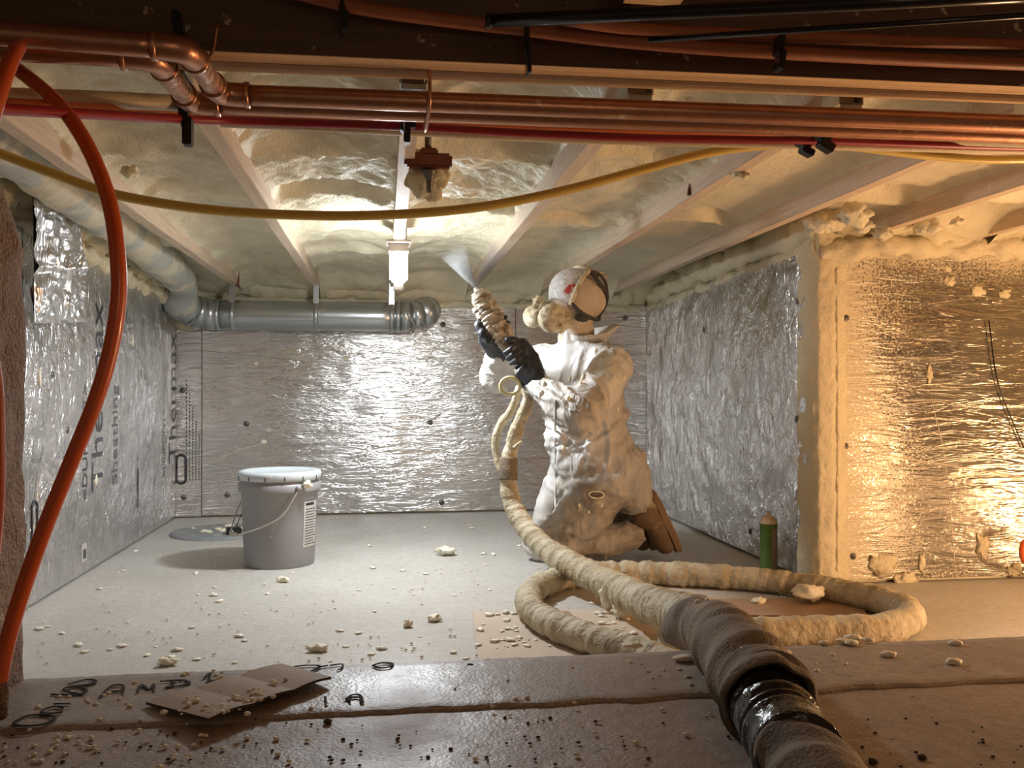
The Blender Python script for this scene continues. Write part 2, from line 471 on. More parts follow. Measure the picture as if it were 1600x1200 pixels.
strip(wf, [(XR + .02, YF + .0, 1.17), (1.75, YF - .01, 1.175), (2.1, YF, 1.18), (2.5, YF, 1.175), (3.6, YF, 1.18)], .038, .9, 9)
strip(wf, [(XR + .02, YF + .05, 1.23), (2.1, YF + .05, 1.24), (3.6, YF + .05, 1.24)], .07, .7, 7)
strip(wr, [(XR + .015, YF, 1.18), (XR + .015, 3.6, 1.165), (XR + .015, 4.2, 1.15), (XR + .01, YB, 1.14)], .020, .8, 12)
strip(wr, [(XR + .04, YF, 1.24), (XR + .04, 4.0, 1.24), (XR + .04, YB, 1.2)], .06, .6, 9)
strip(wb, [(XL, YB + .01, 1.16), (-.2, YB + .01, 1.15), (.6, YB + .01, 1.145), (XR, YB + .01, 1.14)], .018, .9, 10)
strip(wb, [(XL, YB + .04, 1.23), (.3, YB + .04, 1.22), (XR, YB + .04, 1.21)], .06, .6, 8)
strip(wl, [(XL - .015, 1.7, 1.2), (XL - .015, 2.6, 1.2), (XL - .01, 3.4, 1.17), (XL - .01, 4.2, 1.16), (XL, YB, 1.15)], .034, 1.1, 9)
strip(wl, [(XL - .03, 1.7, 1.27), (XL - .03, 3.4, 1.25), (XL - .03, YB, 1.22)], .065, .6, 7)

# fasteners (dark washers) pressed into the foil
def washer(parent, p, n, r=.019, big=False):
    me = lathe([(0, .004), (r * .45, .003), (r * .5, .0015), (r * .85, .003), (r, .0)], 14, (0, 0, 0))
    q = Vector((0, 0, 1)).rotation_difference(Vector(n))
    me.transform(q.to_matrix().to_4x4()); me.transform(Matrix.Translation(p))
    link('fastener', me, M['brass'], parent)
for px, py in ((285, 610), (287, 777), (355, 773), (385, 662), (672, 660), (692, 507), (977, 497), (690, 785), (460, 512)):
    p = P(px, py, y=YB); washer(wb, p + Vector((0, -.0005, 0)), (0, -1, 0), .0155)
for px, py in ((1322, 497), (1321, 697), (1333, 869)):
    p = P(px, py, y=YF); washer(wf, p, (0, -1, 0), .012)
for px, py in ((1100, 515), (1245, 655), (1172, 830), (1247, 470)):
    p = P(px, py, x=XR); washer(wr, p, (-1, 0, 0), .014)
for px, py in ((82, 585), (105, 672), (187, 870)):
    p = P(px, py, x=XL); washer(wl, p, (1, 0, 0), .012)

# scratches / bright creases on the foil
def crease(parent, pts, plane, r, mat):
    w = [P(px, py, **plane) for px, py in pts]
    link('foil_crease', tube(w, r, 5, .03), mat, parent)
cr = simple('crease_foil', (.7, .7, .7), .2, 1, .1)
cr2 = simple('crease_cream', (.62, .55, .42), .5, 0, .1)
crease(wb, [(320, 548), (450, 562), (600, 580), (700, 590)], dict(y=YB), .0018, cr)
crease(wb, [(330, 725), (370, 705), (415, 692)], dict(y=YB), .003, cr2)
crease(wb, [(430, 615), (560, 625), (690, 650)], dict(y=YB), .0018, cr)
crease(wf, [(1350, 705), (1450, 722), (1600, 745)], dict(y=YF), .0022, cr2)
crease(wf, [(1455, 620), (1478, 730), (1494, 905)], dict(y=YF), .0016, cr2)
crease(wf, [(1410, 660), (1418, 780), (1428, 890)], dict(y=YF), .0012, cr2)
crease(wf, [(1545, 500), (1560, 600), (1600, 700)], dict(y=YF - .01), .0025, M['blackmetal'])
crease(wr, [(1100, 520), (1180, 545), (1252, 566)], dict(x=XR), .0015, cr)

# printed lettering on the foil
def print_left(s, size, px, py, length, mat='ink', w=None):
    me = text_mesh(s, size, 'print'); L = max(v.co.x for v in me.vertices)
    k = length / L
    p = P(px, py, x=XL)
    for v in me.vertices: v.co = Vector((XL + .0012, p.y - v.co.y, p.z + v.co.x * k))
    link('printed_lettering', me, M[mat], wl)
def lenz(px, y0, y1): return P(px, y1, x=XL).z - P(px, y0, x=XL).z
print_left('Thermax', .19, 160, 765, lenz(155, 765, 470))
print_left('<DUPONT>', .075, 136, 782, lenz(134, 782, 600))
print_left('Sheathing', .10, 183, 757, lenz(178, 757, 600), 'inkgrey')
print_left('Thermax', .21, 274, 722, .68)
print_left('<DUPONT>', .08, 258, 745, .34, 'inkgrey')
def pill(px, py, h, w, plane, n, parent, mat='ink', th=.006):
    c = P(px, py, **plane); up = Vector((0, 0, 1)); side = Vector(n).cross(up)
    pts = []
    for k in range(33):
        a = 2 * PI * k / 32
        pts.append(c + side * (math.cos(a) * w) + up * (math.sin(a) * w + (h - w) * (1 if math.sin(a) > 1e-6 else -1 if math.sin(a) < -1e-6 else 0)) + Vector(n) * .0005)
    link('printed_mark', tube(pts, th / 2, 6, 1, False), M[mat], parent)
pill(283, 733, .075, .024, dict(y=YB), (0, -1, 0), wb, th=.014)
pill(53, 833, .10, .022, dict(x=XL), (1, 0, 0), wl, th=.010)
pill(215, 762, .085, .005, dict(x=XL), (1, 0, 0), wl, 'inkgrey', .006)
for i, px in enumerate((291, 296, 301, 306, 311)):
    a, b = P(px, 750, y=YB - .001), P(px, 590 + i * 22, y=YB - .001)
    n = 24
    me = join([frommesh(boxbm((a.x - .0025, YB - .0016, a.z + (b.z - a.z) * k / n), (a.x + .0025, YB - .0004, a.z + (b.z - a.z) * (k + .6) / n))) for k in range(n)])
    link('fine_print', me, M['inkgrey'], wb)
a = P(131, 862, x=XL)
box('paper_tag', (XL, a.y - .025, a.z - .035), (XL + .002, a.y + .025, a.z + .03), M['paper'], wl)
box('tag_print', (XL + .002, a.y - .014, a.z - .025), (XL + .003, a.y + .016, a.z + .008), M['inkgrey'], wl)
# cream foam pieces stuck on the walls
for i, (px, py, r) in enumerate(((208, 532, .02), (150, 750, .02), (62, 592, .022))):
    link('foam_splat', blob(P(px, py, x=XL), r, .5, seed=i, scale=(.25, .5, 1.3), sub=2), M['foam_blob'], wl)
link('foam_splat', blob(P(296, 492, y=YB), .10, .5, 2.0, 4, (.9, .35, .75), 5), M['foam_wall'], wb)
for i, (px, py, r) in enumerate(((540, 560, .02), (400, 568, .016), (412, 690, .016), (1020, 620, .02))):
    link('foam_splat', blob(P(px, py, y=YB), r, .6, seed=i + 20, scale=(1, .25, .6), sub=2), M['foam_blob'], wb)
for i, (px, py, r, sx) in enumerate(((1452, 585, .02, .5), (1378, 883, .05, 1), (1483, 440, .02, 1), (1528, 455, .025, 1), (1570, 460, .022, 1), (1440, 878, .02, .6), (1535, 855, .03, .8), (1415, 905, .03, 1.4), (1480, 420, .015, 1), (1585, 890, .03, 1.))):
    link('foam_splat', blob(P(px, py, y=YF), r, .7, 2.2, seed=i + 40, scale=(sx, .3, .8 if sx >= 1 else 1.6), sub=3), M['foam_wall'], wf)

# low concrete wall the photograph looks over, slab in front of it, jamb at the left
YL, YS = 1.59, 1.35
def ledgetop(u, v):
    x = -.62 + u * 4.4
    edge = YS + .010 * mn.fractal(Vector((x * 7, 0, 3)), .8, 2, 6)
    prof = [(edge - .004, .180), (edge + .002, .196), (edge + .010, .2), (YS + .12, .201), (YL - .004, .2), (YL, .196), (YL + .0, 0)]
    s = v * 6; i = min(5, int(s)); f = s - i
    y = prof[i][0] * (1 - f) + prof[i + 1][0] * f; z = prof[i][1] * (1 - f) + prof[i + 1][1] * f
    if v < .98: z += .0012 * mn.fractal(Vector((x * 30, y * 30, 0)), 1, 2, 3)
    return Vector((x, y, z))
w0 = link('wall_front', grid(ledgetop, 420, 30), M['ledge']); tag(w0, kind='structure')
def slab(u, v):
    x = -1.6 + u * 5.4; y = -.6 + v * (YS + .62)
    return Vector((x, y, .1945 + .0015 * mn.fractal(Vector((x * 6, y * 6, 1)), 1, 2, 4)))
s0 = link('floor', grid(slab, 160, 60), M['slab']); tag(s0, kind='structure')
def jambf(u, v):
    prof = [(-.588, .19), (-.59, .55), (-.592, .90), (-.605, .96), (-.628, 1.03), (-.636, 1.10), (-.637, 1.22)]
    s = v * 6; i = min(5, int(s)); f = s - i
    X = prof[i][0] * (1 - f) + prof[i + 1][0] * f; z = prof[i][1] * (1 - f) + prof[i + 1][1] * f
    pts = [(X - .5, YL), (X - .012, YL), (X, YL - .012), (X, YL - .12), (X - .006, YL - .13), (X, YL - .14), (X, 1.30), (X - .3, 1.28)]
    s = u * 7; i = min(6, int(s)); f = s - i
    x = pts[i][0] * (1 - f) + pts[i + 1][0] * f; y = pts[i][1] * (1 - f) + pts[i + 1][1] * f
    return Vector((x + .008 * mn.fractal(Vector((z * 8, y * 14, x)), 1, 2, 5), y, z))
jb = link('wall_front_left', grid(jambf, 70, 90), M['jamb']); tag(jb, kind='structure')

# hand-drawn marks on the ledge
def stroke(pts, w=.0028, z=.2025):
    ps = [P(px, py, z=z) for px, py in pts]
    ps = catmull(ps, .006)
    V, Fc = [], []
    for i, p in enumerate(ps):
        T = (ps[min(i + 1, len(ps) - 1)] - ps[max(0, i - 1)]).normalized(); n = Vector((-T.y, T.x, 0))
        k = w * (1 + .8 * mn.noise(p * 60))
        V += [p + n * k, p - n * k, p + n * k * .6 + Vector((0, 0, .0012)), p - n * k * .6 + Vector((0, 0, .0012))]
    for i in range(len(ps) - 1):
        a = i * 4; b = a + 4
        Fc += [(a, a + 2, b + 2, b), (a + 2, a + 3, b + 3, b + 2), (a + 3, a + 1, b + 1, b + 3)]
    return mesh('stroke', V, Fc)
inkw = simple('black_marking', (.018, .013, .011), .95)
for s in (
    [[(22, 1128), (45, 1118), (80, 1118), (84, 1124), (62, 1133), (28, 1134), (22, 1128)]],
    [[(102, 1106), (85, 1104), (66, 1110), (72, 1115), (98, 1113)], [(84, 1100), (110, 1100)]],
    [[(80, 1085), (120, 1086), (135, 1078), (118, 1073), (98, 1078), (130, 1086)]],
    [[(105, 1070), (135, 1062), (150, 1064), (140, 1070), (112, 1073), (150, 1068)]],
    [[(155, 1090), (170, 1075), (178, 1071), (192, 1071), (192, 1084)], [(165, 1081), (192, 1080)]],
    [[(214, 1082), (222, 1070), (232, 1078), (240, 1069), (240, 1080)]],
    [[(250, 1065), (286, 1063), (294, 1069), (258, 1075)], [(268, 1063), (272, 1070), (258, 1075)]],
    [[(318, 1060), (328, 1052), (326, 1066)], [(320, 1068), (334, 1063)]],
    [[(450, 1044), (475, 1040), (500, 1041), (482, 1051)], [(496, 1043), (512, 1040)]],
    [[(515, 1040), (535, 1038), (533, 1045), (527, 1047)]],
    [[(582, 1040), (596, 1036), (612, 1037), (610, 1042), (594, 1044), (582, 1040)]],
    [[(541, 1093), (550, 1086), (562, 1086), (567, 1093)], [(543, 1092), (548, 1098)], [(548, 1090), (562, 1090), (566, 1097)]],
    [[(508, 1089), (510, 1101)]],
):
    link('drawn_letter', join([stroke(x) for x in s]), inkw, w0)

# ceiling: subfloor, joists, foam between them, doubled beam
ceil = box('ceiling', (-1.4, -.6, 1.455), (3.8, 5.1, 1.50), M['sub']); tag(ceil, kind='structure')
JX = [.05 + .41 * (k - 3) for k in range(0, 12)]
joists = {}
for k, x in enumerate(JX):
    if k == 0: continue
    y1 = YB + .03 if x < XR + .05 else YF + .05
    me = frommesh(boxbm((x - .019, 1.60, ZB), (x + .019, y1, 1.455), .0015))
    joists[k] = link('joist', me, M['joist'], ceil)
CRE = {0: [(2.5, .05, .06)], 1: [(2.86, .07, .05), (2.25, .06, .08)], 2: [(2.80, .075, .045), (2.25, .05, .06), (3.9, .02, .05)], 3: [(2.98, .05, .035), (2.2, .05, .06)], 4: [(3.12, .05, .04), (2.2, .03, .05)],
       5: [(3.05, .04, .03)], 6: [(2.6, .03, .05), (3.6, .03, .06)], 7: [(2.5, .02, .05)]}
edges = [XL - .1] + JX[1:]
for k in range(len(edges) - 1):
    a, b = edges[k] + (.019 if k else 0), edges[k + 1] - .019
    y1 = YB + .04 if a < XR else YF + .06
    NY = int((y1 - 1.60) / .012); NX = int((b - a) / .013)
    def ff(u, v):
        x = a + (b - a) * u; y = 1.60 + (y1 - 1.60) * v
        p = Vector((x, y, k * 3.3))
        z = 1.275 + .035 * (math.sin(PI * u) ** .6)
        rough = 1 if k < 5 else .35
        z += rough * .022 * mn.fractal(p * 5, 1, 2, 3)
        z += rough * .012 * mn.fractal(Vector((x * 26, y * 50, k)), 1, 2, 2) * (1 - S(y, 3.0, 3.8) * .7)
        side = math.sin(PI * u) ** .4
        for yc, dp, w in CRE.get(k, []):
            yy = y - yc - .06 * mn.noise(Vector((x * 5, k, 1)))
            n = .6 + .8 * mn.noise(Vector((x * 8, yc, 2)))
            z += dp * n * math.exp(-(yy / w) ** 2) * side
            z -= .028 * math.exp(-((yy - w * 1.9) / (w * .8)) ** 2) * side
        z += .04 * (1 - S(y, 2.0, 2.35)) * side * (1 if k < 6 else .3)
        z -= .10 * S(y, y1 - .28, y1)
        if k == 0: z -= .03
        return Vector((x, y, z))
    link('spray_foam', grid(ff, NX, NY), M['foam'], ceil)
# lumps of foam along the joists at the right
for i, (px, py, zz, r) in enumerate(((1335, 335, 1.22, .045), (1350, 352, 1.2, .03), (1300, 345, 1.22, .05), (1496, 346, 1.235, .02), (1155, 268, 1.225, .022), (1163, 275, 1.21, .012), (1280, 350, 1.21, .045), (203, 268, 1.235, .02), (1450, 355, 1.23, .04), (1380, 365, 1.2, .03))):
    link('foam_lump', blob(P(px, py, z=zz), r, .6, 1.8, 3, (1, 1.1, .7), i + 3), M['foam'], ceil)
def spike(px, py, z0, h, r):
    p = P(px, py, z=z0)
    link('wood_splinter', tube([p, p + Vector((.004, .004, h))], [r, .001], 5, .05, True), M['brownred'], ceil)
spike(1316, 310, 1.225, .05, .009); spike(1076, 305, 1.225, .035, .006); spike(372, 447, 1.2, .08, .008)

bl = tag(box('beam', (-1.4, 1.47, ZB), (3.7, 1.5115, 1.455), M['beamshade']), 'doubled timber beam running across the top above the copper pipes', 'beam', kind='structure')
box('ply', (-1.4, 1.5175, ZB + .001), (3.7, 1.562, 1.455), M['beam'], bl)
box('bottom_face', (-1.4, 1.4703, ZB - .0012), (3.7, 1.5112, ZB), M['beam'], bl)
box('bottom_face', (-1.4, 1.5177, ZB - .0004), (3.7, 1.5622, ZB + .001), M['beam'], bl)
bl.rotation_euler.z = -.022      # the beam runs very slightly askew
bl.location = Vector((-.0003, .004, 0))
# galvanised joist hangers
proto = None
def hanger_mesh():
    t_ = .0025; w = .022
    ms = [boxbm((-w - t_, 0, ZB - t_), (w + t_, .07, ZB)), boxbm((-w - t_, 0, ZB), (-w, .065, ZB + .15)), boxbm((w, 0, ZB), (w + t_, .065, ZB + .15)),
          boxbm((-w - .035, -.002, ZB + .03), (-w, .0, ZB + .15)), boxbm((w, -.002, ZB + .03), (w + .035, 0, ZB + .15)), boxbm((-w, .066, ZB - .010), (w, .070, ZB), .001), boxbm((-w, .0, ZB - .012), (w, .003, ZB), .001)]
    return join([frommesh(b) for b in ms])
hm = hanger_mesh()
where = {2: 'joist beside the copper elbows', 3: 'joist that carries the lamp', 4: 'joist right of the lamp joist', 5: 'joist above the worker', 6: 'joist over the right foil wall', 7: 'joist nearest the right edge'}
for k in range(2, 8):
    o = link('joist_hanger', hm, M['galv']); o.location = (JX[k], 1.578, -.001)
    tag(o, 'steel joist hanger at the ' + where[k], 'joist hanger', 'joist hangers along the beam')

# ------------------------------------------------------------------ pipes and tubing
ZC = 1.175
def pz(px, py, z=ZC): return P(px, py, z=z)
def fitting(pts, r, mat, parent): return link('elbow', tube(pts, r, 18, .006), mat, parent)
def copper(name, yl, yr, knee_l, knee_r, label, r=.0175):
    root = empty(name)
    A = P(-120, yl[0], z=ZC); B = P(knee_l[0], knee_l[1], z=ZC); D = P(knee_r[0], knee_r[1], z=ZC); E = P(1700, yr, z=ZC); E = E + (E - D).normalized() * 1.6; A = A + (A - B).normalized() * .15
    u = (B - A).normalized(); v = (D - B).normalized(); w = (E - D).normalized(); c = .035
    link('pipe_run', tube([A, B - u * c], r, 20, .03), M['copper'], root)
    link('pipe_offset', tube([B + v * c, D - v * c], r, 20, .01), M['copperdirty'], root)
    link('pipe_run', tube([D + w * c, E], r, 20, .05), M['copper'], root)
    for X_, a_, b_ in ((B, u, v), (D, v, w)):
        fitting([X_ - a_ * (c + .012), X_ - a_ * c * .75, X_ - a_ * c * .3 + b_ * c * .12, X_ - a_ * c * .12 + b_ * c * .3, X_ + b_ * c * .75, X_ + b_ * (c + .012)], r * 1.13, M['copper'], root)
        for s_, t_ in ((-1, a_), (1, b_)):
            q = X_ + t_ * s_ * (c + .010)
            link('joint_ring', tube([q - t_ * .004, q + t_ * .004], r * 1.24, 20, .01), M['copper'], root)
    q = D + w * .16
    0 and link('coupling', tube([q - w * .02, q + w * .02], r * 1.13, 20, .02), M['copper'], root)
    tag(root, label, 'pipe', 'copper pipes under the beam')
    return root
cp1 = copper('copper_pipe', (42,), 198, (292, 76), (343, 147), 'upper copper pipe nearest the beam, with the larger bright elbow')
cp2 = copper('copper_pipe', (68,), 215, (243, 90), (298, 161), 'lower copper pipe with foam-crusted offset above the crimson tube')
# copper wire hanger tied round both pipes
a = P(668, 160, z=ZC)
hw = link('pipe_hanger', tube([a + Vector((0, -.03, .10)), a + Vector((.002, -.035, .03)), a + Vector((.002, -.028, -.012)), a + Vector((0, .03, -.03)), a + Vector((.0, .095, -.022)), a + Vector((0, .10, .0)), a + Vector((0, .08, .05))], .0032, 8, .008), M['copper'])
tag(hw, 'copper wire hanger looped round both copper pipes beside a joist hanger', 'pipe hanger')
a = P(330, 85, d=1.42)
hw = link('pipe_hanger', tube([a + Vector((.01, -.0, .05)), a, a + Vector((-.022, -.02, -.035))], .0028, 8, .01), M['copper'])
tag(hw, 'thin copper wire strap beside the larger copper elbow', 'pipe hanger')

def pex(name, pts, r, mat, label, z=None, group=None, step=.03):
    ps = [P(*q) if len(q) == 3 else P(q[0], q[1], z=z) for q in pts]
    if pts[-1][0] > 1600: ps.append(ps[-1] + (ps[-1] - ps[-2]).normalized() * 1.2)
    o = link(name, tube(ps, r, 14, step), M[mat]); tag(o, label, 'tube', group); return o
pex('heating_tube', [(-60, 158, 1.2), (120, 167, 1.42), (280, 177, 1.66), (400, 182, 1.72), (640, 190, 1.76), (800, 197, 1.79), (1000, 205, 1.82), (1200, 209, 1.86), (1280, 209, 1.88), (1420, 208, 1.92), (1640, 206, 1.98)], .0082, 'orange2', 'straight orange tube running along just below the copper pipes')
pex('heating_tube', [(-60, 163, 1.14), (0, 170, 1.20), (100, 176, 1.32), (290, 186, 1.60), (400, 190, 1.70), (640, 198, 1.73), (800, 207, 1.76), (1000, 215, 1.79), (1200, 219, 1.83), (1280, 220, 1.85), (1480, 227, 1.92), (1660, 232, 2.00)], .0082, 'crimson', 'dark crimson tube running below the orange tube and copper pipes')
pex('water_tube', [(-80, 142, 1.40), (0, 150, 1.44), (140, 155, 1.48), (290, 162, 1.62), (450, 172, 1.84), (640, 181, 1.90), (900, 195, 1.93), (1270, 210, 1.95), (1450, 215, 1.93), (1640, 222, 1.9)], .0145, 'white_tube', 'thick beige foam-dusted tube above the crimson tube at the left')
pex('water_tube', [(310, 192, 1.90), (450, 197, 1.84), (640, 206, 1.83), (900, 218, 1.87), (1200, 226, 1.91), (1450, 232, 1.96), (1700, 238, 2.0)], .0085, 'white_tube', 'thin beige tube directly below the crimson tube')
pex('gas_tube', [(-40, 222, 1.70), (0, 240, 1.72), (80, 270, 1.74), (180, 304, 1.76), (330, 328, 1.78), (500, 337, 1.80), (640, 334, 1.82), (760, 322, 1.84), (880, 298, 1.87), (1000, 266, 1.90), (1110, 238, 1.92), (1200, 227, 1.94), (1270, 224, 1.95), (1350, 231, 1.97), (1450, 243, 2.0), (1540, 249, 2.02), (1680, 249, 2.05)], .0098, 'yellow', 'long yellow tube sagging in an arc below the ceiling joists')
pex('heating_tube', [(50, 46, 1.33), (36, 62, 1.29), (20, 88, 1.22), (2, 135, 1.18), (-20, 220, 1.17), (-38, 400, 1.2), (-22, 520, 1.22), (-8, 600, 1.25), (-5, 700, 1.26), (-8, 820, 1.27), (-25, 960, 1.27)], .0105, 'orange', 'bright orange tube bending down along the left edge of the photo', step=.02)
o = pex('heating_tube', [(-60, 60, 1.5), (-20, 80, 1.45), (18, 102, 1.40), (60, 134, 1.36), (105, 178, 1.33), (145, 245, 1.31), (172, 320, 1.30), (184, 400, 1.29), (185, 470, 1.29), (172, 550, 1.29), (148, 630, 1.285), (112, 720, 1.28), (72, 820, 1.275), (38, 915, 1.27), (12, 1000, 1.265), (-2, 1070, 1.26), (-6, 1115, 1.27)], .0112, 'orange', 'thick orange tube curving down in front of the left foil wall', step=.02)
link('end_sleeve', tube([P(0, 1062, 1.262), P(-5, 1120, 1.268)], .0135, 14, .02), M['jamb'], o)
# orange tube stapled on the dark face of the beam
o = pex('heating_tube', [(430, -20, 1.40), (560, 12, 1.42), (700, 32, 1.44), (820, 46, 1.46), (950, 62, 1.465), (1100, 75, 1.47), (1215, 82, 1.48), (1400, 92, 1.53), (1700, 105, 1.60)], .011, 'orangeshade', 'orange tube stapled to the dark face of the beam at the top')
pex('heating_tube', [(880, 30, 1.42), (1000, 46, 1.45), (1215, 56, 1.48), (1400, 64, 1.54), (1700, 74, 1.62)], .010, 'orangeshade', 'second orange tube on the dark beam face, above the first')
# black clips
def clip(name, p, wx, wz, tilt, label, group='black tube clips'):
    root = empty(name, p)
    q = Matrix.Rotation(tilt, 4, 'Y')
    for i, (dx, dz) in enumerate(((0, 0), (.45 * wx, -wz * .8))):
        b = boxbm((-wx / 2, -.016, -wz / 2), (wx / 2, .010, wz / 2), .002)
        me = frommesh(b); me.transform(Matrix.Translation((dx, -.002 * i, dz))); me.transform(q)
        link('clip_body' if i == 0 else 'clip_tab', me, M['black'], root)
    b = boxbm((-wx * .12, -.019, -wz * .7), (wx * .12, .0, wz * .1), .001); me = frommesh(b); me.transform(q)
    link('clip_latch', me, M['galv'] if 'lamp' in label else M['black'], root)
    tag(root, label, 'clip', group)
clip('tube_clip', P(288, 172, 1.60), .016, .05, 0, 'black clip holding the crimson tube below the copper elbows')
clip('tube_clip', P(631, 196, 1.73), .013, .028, 0, 'black clip holding the orange and crimson tubes at the lamp joist')
clip('tube_clip', P(640, 186, 1.73), .012, .016, .0, 'small black clip just under the wire hanger')
clip('tube_clip', P(1284, 214, 1.83), .032, .018, .5, 'black clip holding the crimson tube right of the worker')
clip('tube_clip', P(1254, 226, 1.88), .028, .014, .45, 'black clip holding the yellow tube above the worker')
clip('tube_clip', P(1216, 72, 1.455), .010, .032, .15, 'black clip on the dark beam face below the black pole')
clip('tube_clip', P(535, 12, 1.42), .010, .03, 0, 'black clip near the top edge, left of the black pole')
clip('tube_clip', P(822, 62, 1.455), .007, .045, 0, 'black strap under the end of the black pole')
clip('tube_clip', P(277, 30, 1.42), .012, .02, 0, 'small clip on the dark beam above the copper elbow')
# black pole
a0, a1 = P(762, 33, 1.33), P(1700, -12, 1.10)
pr = empty('black_pole', a0)
tag(pr, 'shiny black metal pole hanging across the top under the floor', 'pole')
link('pole', local(link('x', tube([a0, a1], .0095, 16, .2), M['blackmetal']), pr).data, M['blackmetal'], pr)
for o in [o for o in bpy.data.objects if o.name.startswith('x')]: bpy.data.objects.remove(o)
d_ = Vector((0, .006, -.012)); me = tube([a0 + Vector((.25, 0, 0)) + (a1 - a0) * .0 + d_, a1 + d_ * 1.6], .0045, 10, .2); me.transform(Matrix.Translation(-a0)); link('rail', me, M['blackmetal'], pr)
me = tube([a0 - Vector((.003, 0, 0)), a0 + Vector((.006, 0, 0))], .0115, 16, .01); me.transform(Matrix.Translation(-a0)); link('end_cap', me, M['black'], pr)
# dark strapping up to the floor above
bw = P(1040, -10, 1.36)
o = box('wood_block', (bw.x - .05, bw.y, bw.z + .008), (bw.x + .04, bw.y + .06, 1.455), M['beam']); tag(o, 'offcut of pale wood nailed above the black pole', 'wood block')

# ------------------------------------------------------------------ ducts
dz = 1.065; dy = YB - .12; dr = .077
root = empty('round_duct', (0, dy, dz)); tag(root, 'round galvanised steel duct running along the top of the back foil wall', 'duct')
xa, xb = P(338, 478, y=dy).x, P(625, 478, y=dy).x
def L_(me, r_): me.transform(Matrix.Translation(-r_.location)); return me
link('duct_pipe', L_(tube([(xa, dy, dz), (xb, dy, dz)], dr, 40, .1), root), M['galv'], root)
for x in (xa + .01, xb - .01): link('duct_collar', L_(tube([(x - .012, dy, dz), (x + .012, dy, dz)], dr + .004, 40, .02), root), M['galv'], root)
# right elbow turns up into the ceiling, in four gores
c0 = Vector((xb, dy, dz)); g = [c0, c0 + Vector((.05, .005, .002)), c0 + Vector((.10, .03, .012)), c0 + Vector((.135, .075, .03)), c0 + Vector((.15, .13, .05))]
for i in range(4):
    link('duct_gore', L_(tube([g[i], g[i + 1]], dr * (1.03 - .01 * (i % 2)), 36, .1), root), M['galv'], root)
    link('gore_seam', L_(tube([g[i + 1] - Vector((.004, 0, .002)), g[i + 1] + Vector((.004, 0, .002))], dr * 1.05, 36, .1), root), M['galv'], root)
c0 = Vector((xa, dy, dz)); g = [c0, c0 + Vector((-.06, -.005, .004)), c0 + Vector((-.12, -.05, .02)), c0 + Vector((-.15, -.13, .05))]
for i in range(3):
    link('duct_gore', L_(tube([g[i], g[i + 1]], dr * (1.06 - .02 * (i % 2)), 36, .1), root), M['galv'], root)
    link('gore_seam', L_(tube([g[i + 1].lerp(g[i], .1), g[i + 1]], dr * 1.1, 36, .1), root), M['galv'], root)
for px in (365, 495, 612):
    x = P(px, 450, y=dy).x
    link('duct_strap', L_(frommesh(boxbm((x - .014, dy - .003 - dr * .6, dz + dr * .75), (x + .014, dy - dr * .6, ZB + .02))), root), M['galv'], root)
    link('duct_strap', L_(tube([(x - .012, dy, dz), (x + .012, dy, dz)], dr + .002, 30, .1), root), M['galv'], root)
# oversprayed duct running toward the camera in the left bay
r2 = empty('round_duct', (-.98, 3.4, 1.19)); tag(r2, 'foam-dusted grey duct running along the top of the left foil wall', 'duct')
def rf(s, a, p): return 1 + .22 * mn.fractal(p * 5, 1, 2, 4)
link('duct_pipe', L_(tube([g[3], (-.965, 4.45, 1.20), (-.95, 3.6, 1.26), (-.93, 2.9, 1.275), (-.92, 2.2, 1.28), (-.92, 1.75, 1.28)], [.08, .072, .07, .07, .07, .07], 36, .02, True, rf), r2), M['galvdull'], r2)

# foil bag hanging in front of the left wall
bd = 2.42
tl, tr, br_, bl_ = [P(*q, x=-.985) for q in ((51, 302), (124, 312), (134, 503), (54, 506))]; BN = Vector((1, 0, 0))
def bagf(side):
    def f(u, v):
        p = tl.lerp(tr, u).lerp(bl_.lerp(br_, u), v)
        puff = (math.sin(PI * min(1, max(0, u))) ** .6) * (math.sin(PI * v) ** .5) * .014
        w = .010 * math.sin(u * 17 + v * 5 + 3 * mn.noise(p * 14)) * (math.sin(PI * v) ** .5)
        w += .008 * mn.fractal(p * 22, 1, 2, 3) + (.010 * math.exp(-((v - .56) / .03) ** 2))
        return p + BN * side * (puff + (w if side > 0 else 0))
    return f
root = empty('foil_bag', tl); tag(root, 'crumpled shiny foil bag hanging by a beige strip at the left wall', 'foil bag')
link('bag_front', L_(grid(bagf(1), 50, 110), root), M['bag'], root)
link('bag_back', L_(grid(bagf(-1), 20, 40), root), M['bag'], root)
me = frommesh(boxbm((-.004, -.002, -.012), (.004, (tr - tl).length + .002, .012), .003))
q = Vector((0, 1, 0)).rotation_difference(tr - tl); me.transform(q.to_matrix().to_4x4()); me.transform(Matrix.Translation(BN * .016 + Vector((0, 0, -.006))))
link('header_strip', me, M['strip'], root)
for t_ in (.1, .7, .88):
    p = tl.lerp(tr, t_) + BN * .021 + Vector((0, 0, -.006)); link('strip_hole', L_(tube([p, p + BN * .001], .004, 8, .01), root), M['ink'], root)
link('hanging_tab', L_(tube([tl.lerp(tr, .4), tl.lerp(tr, .38) + Vector((0, 0, .05)), tl.lerp(tr, .38) + Vector((0, .05, .12))], [.012, .003, .002], 8, .01), root), M['foam_wall'], root)

